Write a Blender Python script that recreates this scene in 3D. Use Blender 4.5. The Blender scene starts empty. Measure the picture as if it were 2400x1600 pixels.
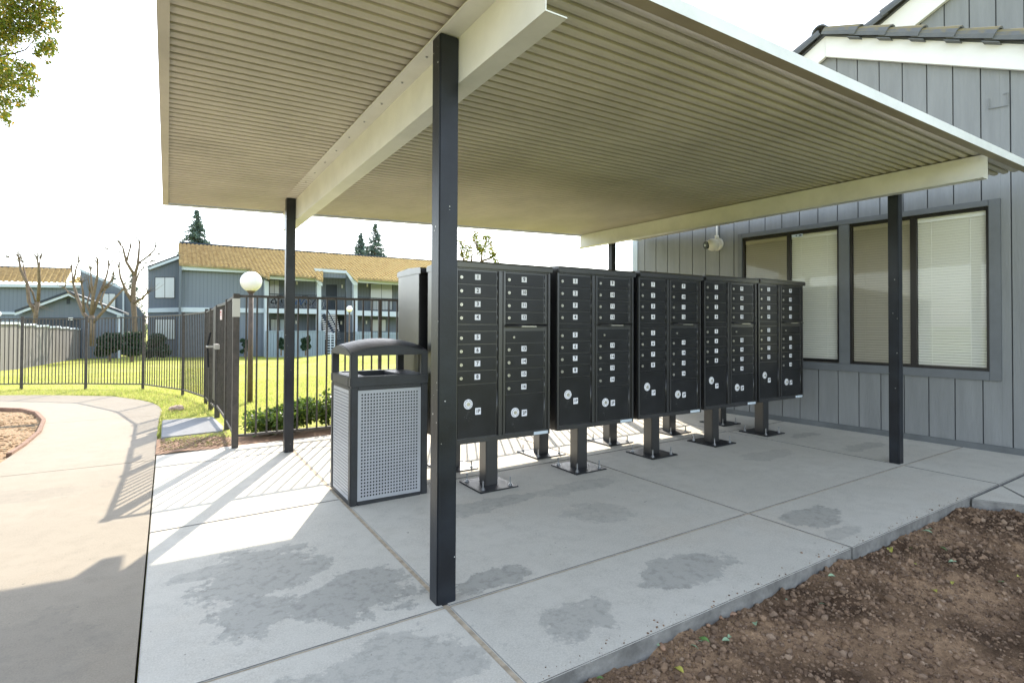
import bpy, bmesh, math, random
import numpy as np
from mathutils import Vector, Matrix, noise
random.seed(7); rng = np.random.default_rng(7)
R = math.radians
scene = bpy.context.scene
C = scene.collection

# ------------------------------------------------------------------ camera
F, CY, YAW, PIT, ROL, H = 1287., 742., R(32.1), R(.79), R(.226), 1.18
_f = np.array([math.sin(YAW)*math.cos(PIT), math.cos(YAW)*math.cos(PIT), math.sin(PIT)])
_r = np.array([math.cos(YAW), -math.sin(YAW), 0.]); _u = np.cross(_r, _f)
_c, _s = math.cos(ROL), math.sin(ROL)
MR = np.array([_r*_c+_u*_s, -_r*_s+_u*_c, _f])
cd = bpy.data.cameras.new('camera'); cam = bpy.data.objects.new('camera', cd); C.objects.link(cam)
cd.sensor_width = 36; cd.lens = 36*F/2400; cd.shift_y = (CY-800)/2400
cd.clip_start = .05; cd.clip_end = 3000
m = Matrix.Identity(4)
for i in range(3):
    m[i][0] = MR[0][i]; m[i][1] = MR[1][i]; m[i][2] = -MR[2][i]
m[2][3] = H
cam.matrix_world = m; scene.camera = cam

# ------------------------------------------------------------------ world, sun, exposure
SAZ, SEL = 26.5, 37.2
w = bpy.data.worlds.new('World'); scene.world = w; w.use_nodes = True
nt = w.node_tree; nt.nodes.clear()
sky = nt.nodes.new('ShaderNodeTexSky'); sky.sky_type = 'NISHITA'; sky.sun_disc = False
sky.sun_elevation = R(SEL); sky.sun_rotation = R(SAZ); sky.air_density = 1.0; sky.dust_density = .9; sky.ozone_density = 1.2
bg = nt.nodes.new('ShaderNodeBackground'); bg.inputs['Strength'].default_value = .15
wo = nt.nodes.new('ShaderNodeOutputWorld')
hs_ = nt.nodes.new('ShaderNodeHueSaturation'); hs_.inputs['Saturation'].default_value = .55
nt.links.new(sky.outputs[0], hs_.inputs['Color']); nt.links.new(hs_.outputs[0], bg.inputs[0]); nt.links.new(bg.outputs[0], wo.inputs[0])
sl = bpy.data.lights.new('sun', 'SUN'); sl.energy = 2.3; sl.angle = R(.5); sl.color = (1, .895, .755)
so = bpy.data.objects.new('sun', sl); C.objects.link(so)
sd = Vector((math.sin(R(SAZ))*math.cos(R(SEL)), math.cos(R(SAZ))*math.cos(R(SEL)), math.sin(R(SEL))))
so.rotation_euler = (-sd).to_track_quat('-Z', 'Y').to_euler(); so.location = sd*30
scene.view_settings.view_transform = 'Standard'; scene.view_settings.look = 'None'
scene.view_settings.exposure = 2.0; scene.view_settings.gamma = 1

# ------------------------------------------------------------------ pixel to world helpers (surveying the photograph)
def ray(px, py): return MR.T @ np.array([(px-1200)/F, -(py-CY)/F, 1.])
def on_y(px, py, Y):
    r = ray(px, py); p = r*(Y/r[1]); return Vector((p[0], p[1], p[2]+H))
def on_x(px, py, X):
    r = ray(px, py); p = r*(X/r[0]); return Vector((p[0], p[1], p[2]+H))
def at(px, py, d):
    r = ray(px, py); t = d/(math.sin(YAW)*r[0]+math.cos(YAW)*r[1]); p = r*t; return Vector((p[0], p[1], p[2]+H))
def ground_z(x, y):
    d = x*math.sin(YAW)+y*math.cos(YAW)
    s = .024*max(0, min(y, 14)-6.3)
    z = -s if x < 30 else -s
    if d > 11: z -= .034*(min(d, 60)-11)*min(1, (d-11)/8)
    # grassy rise on the right of the lawn
    z += .95*math.exp(-(((x-8.5)/5.5)**2+((y-17.5)/5.0)**2))
    return z
def on_g(px, py, dz=0.):
    r = ray(px, py); t = 2.
    for _ in range(4000):
        p = r*t
        if p[2]+H <= ground_z(p[0], p[1])+dz: break
        t += .01+t*.0008
    return Vector((p[0], p[1], p[2]+H))
SL = .012
def slab_z(x): return SL*(x-1)

# ------------------------------------------------------------------ materials
def node(nt, t, **k):
    n = nt.nodes.new(t)
    for a, b in k.items(): setattr(n, a, b)
    return n
def mat(name, col, rough=.6, metal=0, var=0., scale=5., bump=0., bscale=60., spec=.5, coord='Object', col2=None, stretch=None, detail=6, emit=None):
    m = bpy.data.materials.new(name); m.use_nodes = True; nt = m.node_tree
    b = nt.nodes['Principled BSDF']
    b.inputs['Roughness'].default_value = rough; b.inputs['Metallic'].default_value = metal
    b.inputs['Specular IOR Level'].default_value = spec
    b.inputs['Base Color'].default_value = (*col, 1)
    tc = node(nt, 'ShaderNodeTexCoord'); mp = node(nt, 'ShaderNodeMapping')
    nt.links.new(tc.outputs[coord], mp.inputs[0])
    if stretch: mp.inputs['Scale'].default_value = stretch
    if var or col2:
        n = node(nt, 'ShaderNodeTexNoise'); n.inputs['Scale'].default_value = scale; n.inputs['Detail'].default_value = detail
        n.inputs['Roughness'].default_value = .65
        nt.links.new(mp.outputs[0], n.inputs[0])
        rp = node(nt, 'ShaderNodeValToRGB'); rp.color_ramp.elements[0].position = .32; rp.color_ramp.elements[1].position = .68
        a = [max(0, c*(1-var)) for c in col]; d = col2 or [min(1, c*(1+var)) for c in col]
        rp.color_ramp.elements[0].color = (*a, 1); rp.color_ramp.elements[1].color = (*d, 1)
        nt.links.new(n.outputs[0], rp.inputs[0]); nt.links.new(rp.outputs[0], b.inputs['Base Color'])
        mr = node(nt, 'ShaderNodeMapRange'); mr.inputs['To Min'].default_value = max(0, rough-.08); mr.inputs['To Max'].default_value = min(1, rough+.1)
        nt.links.new(n.outputs[0], mr.inputs[0]); nt.links.new(mr.outputs[0], b.inputs['Roughness'])
    if bump:
        n2 = node(nt, 'ShaderNodeTexNoise'); n2.inputs['Scale'].default_value = bscale; n2.inputs['Detail'].default_value = 5
        nt.links.new(mp.outputs[0], n2.inputs[0])
        bp = node(nt, 'ShaderNodeBump'); bp.inputs['Strength'].default_value = bump; bp.inputs['Distance'].default_value = .01
        nt.links.new(n2.outputs[0], bp.inputs['Height']); nt.links.new(bp.outputs[0], b.inputs['Normal'])
    if emit:
        b.inputs['Emission Color'].default_value = (*emit[0], 1); b.inputs['Emission Strength'].default_value = emit[1]
    return m

def concrete(name, base, light, dark, stains, seed=0):
    """cured concrete: two broom tones, fine grain, weathered patches with ragged outlines at surveyed places"""
    m = bpy.data.materials.new(name); m.use_nodes = True; nt = m.node_tree; b = nt.nodes['Principled BSDF']
    L = nt.links.new
    tc = node(nt, 'ShaderNodeTexCoord')
    def noise_(sc, det=8, rough=.6, vec=None, dist=0.):
        n = node(nt, 'ShaderNodeTexNoise'); n.inputs['Scale'].default_value = sc; n.inputs['Detail'].default_value = det
        n.inputs['Roughness'].default_value = rough; n.inputs['Distortion'].default_value = dist
        L(vec or tc.outputs['Object'], n.inputs[0]); return n.outputs[0]
    def ramp(v, a, b_, ca=(0, 0, 0), cb=(1, 1, 1)):
        r = node(nt, 'ShaderNodeValToRGB'); r.color_ramp.elements[0].position = a; r.color_ramp.elements[1].position = b_
        r.color_ramp.elements[0].color = (*ca, 1); r.color_ramp.elements[1].color = (*cb, 1); L(v, r.inputs[0]); return r.outputs[0]
    def mix(f, a, b_, mode='MIX'):
        x = node(nt, 'ShaderNodeMix', data_type='RGBA', blend_type=mode)
        if isinstance(f, float): x.inputs[0].default_value = f
        else: L(f, x.inputs[0])
        for s, v in ((6, a), (7, b_)):
            if isinstance(v, tuple): x.inputs[s].default_value = (*v, 1)
            else: L(v, x.inputs[s])
        return x.outputs[2]
    def math_(op, a, b_):
        x = node(nt, 'ShaderNodeMath', operation=op)
        for i, v in ((0, a), (1, b_)):
            if isinstance(v, (int, float)): x.inputs[i].default_value = v
            else: L(v, x.inputs[i])
        return x.outputs[0]
    c = ramp(noise_(1.1, 5, .55), .35, .65, base, light)
    c = mix(ramp(noise_(9, 8, .7), .45, .72), c, tuple(x*.84 for x in base))
    c = mix(math_('MULTIPLY', ramp(noise_(.75, 9, .72), .50, .66), .55), c, (base[0]*1.0, base[1]*.90, base[2]*.82))
    c = mix(math_('MULTIPLY', ramp(noise_(2.1, 12, .8, None, 1.2), .54, .60), .22), c, tuple(x*.72 for x in base))
    fine = noise_(160, 3, .6)
    c = mix(ramp(fine, .3, .75), c, tuple(min(1, x*1.13) for x in light))
    if stains:
        warp = node(nt, 'ShaderNodeTexNoise'); warp.inputs['Scale'].default_value = 3.6; warp.inputs['Detail'].default_value = 12; warp.inputs['Roughness'].default_value = .74
        L(tc.outputs['Object'], warp.inputs[0])
        tot = None
        for (x, y, rx, ry, st) in stains:
            mp = node(nt, 'ShaderNodeMapping', vector_type='TEXTURE'); mp.inputs['Location'].default_value = (x, y, 0); mp.inputs['Scale'].default_value = (rx, ry, 10)
            L(tc.outputs['Object'], mp.inputs[0])
            ln = node(nt, 'ShaderNodeVectorMath', operation='LENGTH'); L(mp.outputs[0], ln.inputs[0])
            v = math_('SUBTRACT', 1.0, ln.outputs['Value']); v = math_('ADD', v, math_('MULTIPLY', math_('SUBTRACT', warp.outputs[0], .5), 3.4))
            v = math_('MULTIPLY', ramp(v, .02, .13), st)
            tot = v if tot is None else math_('MAXIMUM', tot, v)
        c = mix(tot, c, tuple(dark))
        c = mix(math_('MULTIPLY', tot, ramp(noise_(22, 6, .7), .5, .62)), c, tuple(x*.86 for x in dark))
    c = mix(ramp(noise_(34, 2, .5), .74, .79), c, tuple(x*.55 for x in base))
    L(c, b.inputs['Base Color']); b.inputs['Roughness'].default_value = .82; b.inputs['Specular IOR Level'].default_value = .35
    bp = node(nt, 'ShaderNodeBump'); bp.inputs['Strength'].default_value = .25; bp.inputs['Distance'].default_value = .003
    L(noise_(240, 4, .6), bp.inputs['Height']); L(bp.outputs[0], b.inputs['Normal'])
    return m

def leafmat(name, cols, trans=.35, rough=.5):
    m = bpy.data.materials.new(name); m.use_nodes = True; nt = m.node_tree; b = nt.nodes['Principled BSDF']; L = nt.links.new
    g = node(nt, 'ShaderNodeNewGeometry'); r = node(nt, 'ShaderNodeValToRGB')
    for i, c in enumerate(cols):
        p = i/(len(cols)-1)
        e = r.color_ramp.elements[0] if i == 0 else (r.color_ramp.elements[-1] if i == len(cols)-1 else r.color_ramp.elements.new(p))
        e.position = p; e.color = (*c, 1)
    L(g.outputs['Random Per Island'], r.inputs[0]); L(r.outputs[0], b.inputs['Base Color'])
    b.inputs['Roughness'].default_value = rough
    t = node(nt, 'ShaderNodeBsdfTranslucent'); ms = node(nt, 'ShaderNodeMixShader'); ms.inputs[0].default_value = trans
    hs = node(nt, 'ShaderNodeHueSaturation'); hs.inputs['Value'].default_value = 1.3; L(r.outputs[0], hs.inputs['Color']); L(hs.outputs[0], t.inputs[0])
    L(b.outputs[0], ms.inputs[1]); L(t.outputs[0], ms.inputs[2]); L(ms.outputs[0], nt.nodes['Material Output'].inputs[0])
    return m

M = {}
M['wood'] = leafmat('weathered_fence_boards', [(.09, .088, .085), (.22, .21, .20), (.14, .13, .125), (.28, .27, .25)], 0., .9)
def coat(m, w=1., ior=1.7, rough=.3):
    b = m.node_tree.nodes['Principled BSDF']; b.inputs['Coat Weight'].default_value = w; b.inputs['Coat IOR'].default_value = ior; b.inputs['Coat Roughness'].default_value = rough; return m
M['black'] = coat(mat('black_enamel', (.008, .008, .009), .36, spec=.6, var=.35, scale=7, bump=.06, bscale=300))
M['plate'] = mat('black_plate_enamel', (.014, .015, .017), .42, var=.3, scale=14, bump=.1, bscale=120)
M['door'] = mat('black_door_enamel', (.010, .0105, .0115), .36, var=.4, scale=6, bump=.06, bscale=260)
M['post'] = mat('navy_black_post_paint', (.012, .016, .023), .4, var=.5, scale=9, bump=.12, bscale=120)
M['beige'] = mat('ivory_sheet_metal', (.53, .488, .41), .5, var=.14, scale=1.3, bump=.03, bscale=40)
M['beam'] = mat('ivory_beam_paint', (.70, .695, .64), .42, var=.08, scale=4, bump=.04, bscale=30)
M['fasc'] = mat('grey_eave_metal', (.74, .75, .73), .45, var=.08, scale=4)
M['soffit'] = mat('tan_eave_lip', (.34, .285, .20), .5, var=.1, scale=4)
M['lock'] = mat('brushed_lock', (.62, .60, .52), .3, metal=.75, var=.1, scale=90)
M['label'] = mat('white_label', (.8, .8, .82), .5)
M['ink'] = mat('label_ink', (.03, .03, .04), .5)
M['sticker'] = mat('pale_sticker', (.55, .62, .66), .4)
M['zinc'] = mat('zinc_bolt', (.35, .36, .37), .35, metal=.8)
M['plastic'] = mat('charcoal_resin', (.018, .020, .023), .42, spec=.5, var=.25, scale=14, bump=.15, bscale=240)
M['perf'] = mat('grey_perforated_sheet', (.36, .37, .39), .42, metal=.25, var=.06, scale=8)
M['dark'] = mat('dark_liner', (.008, .008, .009), .9)
M['fence'] = mat('weathered_fence_enamel', (.045, .038, .033), .5, var=.5, scale=16, bump=.2, bscale=120)
M['fencep'] = mat('weathered_fence_post', (.055, .046, .038), .55, var=.45, scale=14, bump=.2, bscale=90)
M['siding'] = mat('grey_blue_siding', (.228, .236, .236), .6, var=.12, scale=3, bump=.35, bscale=26, stretch=(3, 3, .35))
M['groove'] = mat('siding_groove', (.05, .055, .06), .9)
M['trim'] = mat('grey_window_trim', (.15, .16, .168), .6, var=.1, scale=5, bump=.2, bscale=40)
M['skirt'] = mat('weathered_skirt_board', (.13, .14, .142), .8, var=.15, scale=5, bump=.3, bscale=30)
M['white'] = mat('white_trim_paint', (.80, .79, .76), .6, var=.04, scale=3, bump=.1, bscale=30)
M['frame'] = mat('bronze_window_frame', (.012, .010, .010), .35)
M['blind'] = mat('cream_blind_slat', (.92, .91, .85), .5)
M['room'] = mat('dim_room', (.35, .33, .29), .9)
M['camw'] = mat('white_camera_shell', (.78, .75, .68), .35)
M['lens'] = mat('camera_lens', (.03, .035, .02), .1)
M['mark'] = mat('red_sign_face', (.75, .62, .58), .5)
M['globe'] = mat('opal_globe', (.85, .83, .80), .3)
M['lamp'] = mat('lamp_post_paint', (.11, .08, .06), .6, var=.3, scale=10)
M['rock'] = mat('pinkish_stone', (.38, .27, .21), .85, var=.2, scale=9, bump=.5, bscale=30)
M['bark'] = mat('bare_bark', (.16, .12, .085), .9, var=.35, scale=6, bump=.5, bscale=24)
M['farwall'] = mat('blue_grey_far_siding', (.168, .196, .232), .8, var=.05, scale=1.5, stretch=(6, 6, .3))
M['farwall2'] = mat('slate_grey_far_siding', (.137, .160, .192), .8, var=.06, scale=1.5, stretch=(6, 6, .3))
for k_ in ('farwall', 'farwall2'):
    nt_ = M[k_].node_tree; b_ = nt_.nodes['Principled BSDF']; src = b_.inputs['Base Color'].links[0].from_socket
    tc_0 = node(nt_, 'ShaderNodeTexCoord'); sx_ = node(nt_, 'ShaderNodeSeparateXYZ'); nt_.links.new(tc_0.outputs['Object'], sx_.inputs[0])
    m1_ = node(nt_, 'ShaderNodeMath', operation='MULTIPLY'); m1_.inputs[1].default_value = 4.6; nt_.links.new(sx_.outputs[0], m1_.inputs[0])
    m2_ = node(nt_, 'ShaderNodeMath', operation='FRACT'); nt_.links.new(m1_.outputs[0], m2_.inputs[0])
    m3_ = node(nt_, 'ShaderNodeMath', operation='LESS_THAN'); m3_.inputs[1].default_value = .13; nt_.links.new(m2_.outputs[0], m3_.inputs[0])
    mx_ = node(nt_, 'ShaderNodeMix', data_type='RGBA'); nt_.links.new(m3_.outputs[0], mx_.inputs[0]); nt_.links.new(src, mx_.inputs[6]); mx_.inputs[7].default_value = (.118, .152, .18, 1)
    nt_.links.new(mx_.outputs[2], b_.inputs['Base Color'])
M['farwhite'] = mat('pale_blue_white_trim', (.50, .57, .62), .7, var=.03, scale=2)
M['glass'] = mat('far_window_glass', (.42, .47, .50), .15, spec=.8)
M['darkfar'] = mat('dark_doorway', (.02, .03, .045), .6)
M['steel'] = mat('worn_steel', (.4, .38, .35), .4, metal=.7)
M['curb'] = mat('brown_curb_edge', (.22, .13, .085), .9, var=.3, scale=12, bump=.3)

M['bluebike'] = mat('blue_bike_paint', (.02, .10, .28), .35)
M['tyre'] = mat('pale_tyre', (.35, .36, .38), .7)
M['patiowall'] = mat('pale_blue_boards', (.25, .31, .35), .8, var=.05, scale=2)
M['scuff'] = mat('bare_metal_scuff', (.16, .16, .155), .6)
M['joint'] = mat('joint_filler', (.46, .38, .27), .95, var=.3, scale=20)

def tile_mat(name, a, b_, moss, mossamt=.5):
    m = mat(name, a, .85, bump=.4, bscale=20); nt = m.node_tree; L = nt.links.new; b = nt.nodes['Principled BSDF']
    tc = node(nt, 'ShaderNodeTexCoord')
    n = node(nt, 'ShaderNodeTexNoise'); n.inputs['Scale'].default_value = 3.; n.inputs['Detail'].default_value = 8; L(tc.outputs['Object'], n.inputs[0])
    r = node(nt, 'ShaderNodeValToRGB'); r.color_ramp.elements[0].position = .3; r.color_ramp.elements[1].position = .7
    r.color_ramp.elements[0].color = (*a, 1); r.color_ramp.elements[1].color = (*b_, 1); L(n.outputs[0], r.inputs[0])
    n2 = node(nt, 'ShaderNodeTexNoise'); n2.inputs['Scale'].default_value = 1.2; n2.inputs['Detail'].default_value = 10; n2.inputs['Roughness'].default_value = .75; L(tc.outputs['Object'], n2.inputs[0])
    g = node(nt, 'ShaderNodeNewGeometry'); sx = node(nt, 'ShaderNodeSeparateXYZ'); L(g.outputs['Normal'], sx.inputs[0])
    ad = node(nt, 'ShaderNodeMath', operation='MULTIPLY_ADD'); ad.inputs[1].default_value = .35; L(sx.outputs[2], ad.inputs[0]); L(n2.outputs[0], ad.inputs[2])
    r2 = node(nt, 'ShaderNodeValToRGB'); r2.color_ramp.elements[0].position = 1-mossamt; r2.color_ramp.elements[1].position = min(1, 1.12-mossamt); L(ad.outputs[0], r2.inputs[0])
    mx = node(nt, 'ShaderNodeMix', data_type='RGBA'); L(r2.outputs[0], mx.inputs[0]); L(r.outputs[0], mx.inputs[6]); mx.inputs[7].default_value = (*moss, 1)
    L(mx.outputs[2], b.inputs['Base Color']); return m
M['tile'] = tile_mat('charcoal_roof_tile', (.09, .10, .11), (.16, .165, .165), (.22, .18, .08), .34)
M['fartile'] = tile_mat('ochre_lichen_roof_tile', (.26, .185, .105), (.46, .36, .22), (.58, .42, .11), .50)

# ------------------------------------------------------------------ mesh helpers
def link(name, me, mats, parent=None, label=None, smooth=False):
    o = bpy.data.objects.new(name, me)
    C.objects.link(o)
    for mm in (mats if isinstance(mats, (list, tuple)) else [mats]): me.materials.append(mm)
    if parent: o.parent = parent
    if label: o['label'] = label
    if smooth:
        for p in me.polygons: p.use_smooth = True
    return o
class MB:
    def __init__(s): s.v = []; s.f = []; s.mi = []; s.cur = 0
    def add(s, vs, fs):
        k = len(s.v); s.v += [tuple(v) for v in vs]; s.f += [tuple(i+k for i in f) for f in fs]; s.mi += [s.cur]*len(fs); return s
    def box(s, x0, x1, y0, y1, z0, z1):
        vs = [(x, y, z) for z in (z0, z1) for y in (y0, y1) for x in (x0, x1)]
        return s.add(vs, [(0, 2, 3, 1), (4, 5, 7, 6), (0, 1, 5, 4), (2, 6, 7, 3), (0, 4, 6, 2), (1, 3, 7, 5)])
    def quadprism(s, a, b, n):      # two end outlines with the same count joined
        k = len(a); fs = [tuple(range(k))[::-1], tuple(range(k, 2*k))]
        fs += [(i, (i+1) % k, k+(i+1) % k, k+i) for i in range(k)]
        return s.add(list(a)+list(b), fs)
    def prism(s, pts, vec):         # planar polygon extruded by vec
        vec = Vector(vec); pts = [Vector(p) for p in pts]
        return s.quadprism(pts, [p+vec for p in pts], 0)
    def bar(s, a, b, w, h=None, up=(0, 0, 1)):
        a = Vector(a); b = Vector(b); h = h or w; d = (b-a).normalized(); up = Vector(up)
        if abs(d.dot(up)) > .95: up = Vector((0, 1, 0))
        x = d.cross(up).normalized(); y = x.cross(d)
        o = [x*w/2*i+y*h/2*j for i, j in ((-1, -1), (1, -1), (1, 1), (-1, 1))]
        return s.quadprism([a+q for q in o], [b+q for q in o], 0)
    def tube(s, pts, rads, n=8, cap=True):
        pts = [Vector(p) for p in pts]
        if not isinstance(rads, (list, tuple)): rads = [rads]*len(pts)
        k0 = len(s.v); ref = None
        for i, p in enumerate(pts):
            d = (pts[min(i+1, len(pts)-1)]-pts[max(i-1, 0)]).normalized()
            if ref is None: ref = Vector((0, 0, 1)) if abs(d.z) < .9 else Vector((1, 0, 0))
            x = d.cross(ref).normalized(); y = x.cross(d).normalized(); ref = y if abs(d.dot(y)) < .9 else ref
            for j in range(n):
                t = 2*math.pi*j/n; s.v.append(tuple(p+(x*math.cos(t)+y*math.sin(t))*rads[i]))
        for i in range(len(pts)-1):
            for j in range(n):
                a = k0+i*n+j; b = k0+i*n+(j+1) % n; s.f.append((a, b, b+n, a+n)); s.mi.append(s.cur)
        if cap:
            s.f.append(tuple(k0+j for j in range(n))[::-1]); s.mi.append(s.cur)
            s.f.append(tuple(k0+(len(pts)-1)*n+j for j in range(n))); s.mi.append(s.cur)
        return s
    def cyl(s, c, r, h, axis='z', n=14):
        c = Vector(c); d = {'x': Vector((1, 0, 0)), 'y': Vector((0, 1, 0)), 'z': Vector((0, 0, 1))}[axis]
        return s.tube([c, c+d*h], r, n)
    def build(s, name, mats, parent=None, label=None, smooth=False, bevel=0, seg=2):
        me = bpy.data.meshes.new(name); me.from_pydata(s.v, [], s.f); me.update()
        o = link(name, me, mats, parent, label)
        for p, i in zip(me.polygons, s.mi): p.material_index = i
        bm = bmesh.new(); bm.from_mesh(me); bmesh.ops.recalc_face_normals(bm, faces=bm.faces)
        if bevel:
            es = [e for e in bm.edges if len(e.link_faces) == 2 and e.calc_face_angle(0) > .6]
            bmesh.ops.bevel(bm, geom=es, offset=bevel, segments=seg, affect='EDGES', clamp_overlap=True)
        bm.to_mesh(me); bm.free()
        if smooth:
            for p in me.polygons: p.use_smooth = True
        return o
def tag(o, label, cat, group=None):
    o['label'] = label; o['category'] = cat
    if group: o['group'] = group
    return o
def struct(o, kind='structure'): o['kind'] = kind; return o
def thing(name, label, cat, loc=(0, 0, 0), rz=0, group=None):
    o = bpy.data.objects.new(name, None); C.objects.link(o); o.location = loc; o.rotation_euler = (0, 0, rz)
    o.empty_display_size = .2
    return tag(o, label, cat, group)
def children(o): return [c for c in bpy.data.objects if c.parent == o]
def copy_tree(o, parent=None):
    c = o.copy(); C.objects.link(c)
    if parent: c.parent = parent
    for ch in children(o): copy_tree(ch, c)
    return c
def text_verts(s, size):
    cu = bpy.data.curves.new('t', 'FONT'); cu.body = s; cu.size = size; cu.align_x = 'CENTER'; cu.align_y = 'CENTER'; cu.resolution_u = 2; cu.offset = size*.03
    o = bpy.data.objects.new('t', cu); C.objects.link(o); dg = bpy.context.evaluated_depsgraph_get()
    me = bpy.data.meshes.new_from_object(o.evaluated_get(dg))
    v = [tuple(p.co) for p in me.vertices]; f = [tuple(p.vertices) for p in me.polygons]
    bpy.data.objects.remove(o); bpy.data.curves.remove(cu); bpy.data.meshes.remove(me); return v, f

# ------------------------------------------------------------------ ground and paving
def grid_mesh(name, xs, ys, fz, mats, keep=None, smooth=True):
    v = [(x, y, fz(x, y)) for y in ys for x in xs]; n = len(xs); f = []
    for j in range(len(ys)-1):
        for i in range(n-1):
            if keep is None or keep((xs[i]+xs[i+1])/2, (ys[j]+ys[j+1])/2): f.append((j*n+i, j*n+i+1, (j+1)*n+i+1, (j+1)*n+i))
    me = bpy.data.meshes.new(name); me.from_pydata(v, [], f); me.update()
    return link(name, me, mats, smooth=smooth)
def lawn_z(x, y):
    z = ground_z(x, y)
    if x < 0 and inside(x, y, walk_poly): return z-.07
    if y < 5.98: z -= .16*min(1, (5.98-y)/.12)
    elif x > -.05 and x < 6 and y < 6.6: z -= .03
    return z
g1 = bpy.data.materials.new('lawn_grass'); g1.use_nodes = True
def lawn_material(m):
    nt = m.node_tree; b = nt.nodes['Principled BSDF']; L = nt.links.new; tc = node(nt, 'ShaderNodeTexCoord')
    n = node(nt, 'ShaderNodeTexNoise'); n.inputs['Scale'].default_value = .8; n.inputs['Detail'].default_value = 9; n.inputs['Roughness'].default_value = .7; L(tc.outputs['Object'], n.inputs[0])
    r = node(nt, 'ShaderNodeValToRGB'); r.color_ramp.elements[0].position = .36; r.color_ramp.elements[1].position = .62
    r.color_ramp.elements[0].color = (.28, .32, .045, 1); r.color_ramp.elements[1].color = (.44, .43, .10, 1)
    e = r.color_ramp.elements.new(.72); e.color = (.48, .37, .20, 1)
    L(n.outputs[0], r.inputs[0])
    n2 = node(nt, 'ShaderNodeTexNoise'); n2.inputs['Scale'].default_value = 26; n2.inputs['Detail'].default_value = 6; L(tc.outputs['Object'], n2.inputs[0])
    mx = node(nt, 'ShaderNodeMix', data_type='RGBA', blend_type='MULTIPLY'); mx.inputs[0].default_value = .8
    r2 = node(nt, 'ShaderNodeValToRGB'); r2.color_ramp.elements[0].position = .35; r2.color_ramp.elements[1].position = .6
    r2.color_ramp.elements[0].color = (.55, .6, .5, 1); r2.color_ramp.elements[1].color = (1, 1, 1, 1); L(n2.outputs[0], r2.inputs[0])
    L(r.outputs[0], mx.inputs[6]); L(r2.outputs[0], mx.inputs[7]); L(mx.outputs[2], b.inputs['Base Color'])
    b.inputs['Roughness'].default_value = .9; b.inputs['Specular IOR Level'].default_value = .15
    bp = node(nt, 'ShaderNodeBump'); bp.inputs['Strength'].default_value = .7; bp.inputs['Distance'].default_value = .03
    n3 = node(nt, 'ShaderNodeTexNoise'); n3.inputs['Scale'].default_value = 60; n3.inputs['Detail'].default_value = 3; L(tc.outputs['Object'], n3.inputs[0])
    L(n3.outputs[0], bp.inputs['Height']); L(bp.outputs[0], b.inputs['Normal'])
lawn_material(g1)
def sp(lo, hi, st): return list(np.arange(lo, hi+1e-6, st))
xs = [-1500, -600, -200, -100]+sp(-60, -12, 4)+sp(-10, -4.5, .5)+sp(-4, 1, .1)+sp(1.5, 20, .5)+sp(22, 60, 3)+[100, 250, 600, 1500]
ys = [-1500, -400, -100, -40, -20, -10]+sp(-6, 4, 1)+[5, 5.6, 5.86, 5.98, 6.1, 6.35]+sp(6.6, 12.8, .1)+sp(13, 26, .5)+sp(28, 80, 4)+[110, 200, 500, 1500]

def gpt(pxs, dz=.0): return [on_g(x, y, dz) for x, y in pxs]
# the tan walk on the left; its right edge is the joint at x = -.085
walkmat = concrete('tan_walk_concrete', (.232, .203, .155), (.278, .243, .188), (.19, .172, .14), [(-.5, 2.5, .3, .5, .25), (-.9, 5.0, .5, .2, .3)])
outer = gpt([(0, 924.6), (80, 924), (165, 924.6), (264, 926.5), (330, 935.5), (358, 942), (373, 950), (380, 960)])
outer_z = lambda p: Vector((p.x, p.y, ground_z(p.x, p.y)+.02))
walk_poly = [Vector((-6.5, -3)), Vector((-6.5, 2)), Vector((-7.5, 9))]+[Vector((-6.5, 14.2)), Vector((-4, 13.3))]
walk_poly = [Vector((-.081, -3, 0)), Vector((-9, -3, 0)), Vector((-9, 10, 0)), Vector((-4.2, 12.6, 0))]+[Vector((p.x, p.y, 0)) for p in outer]+[Vector((-.081, 8.4, 0))]
bed_px = [(0, 955.8), (57, 958), (90, 966), (107.6, 983.6), (97, 1011), (61, 1041.7), (28, 1063), (0, 1082)]
bed = gpt(bed_px, .0)
bed = [Vector((-3.2, 10.6, 0)), Vector((-2.6, 10.75, 0))]+[Vector((p.x, p.y, 0)) for p in bed]+[Vector((-1.6, 5.5, 0)), Vector((-2.4, 4.2, 0)), Vector((-6, 3.5, 0)), Vector((-6, 9.5, 0))]
def inside(x, y, poly):
    c = False; j = len(poly)-1
    for i in range(len(poly)):
        a, b = poly[i], poly[j]
        if (a.y > y) != (b.y > y) and x < (b.x-a.x)*(y-a.y)/(b.y-a.y)+a.x: c = not c
        j = i
    return c
struct(grid_mesh('lawn', xs, ys, lawn_z, g1))
def walk_z(x, y):
    return ground_z(x, y)-.012+(.012 if y > 8.9 else 0)*0
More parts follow.
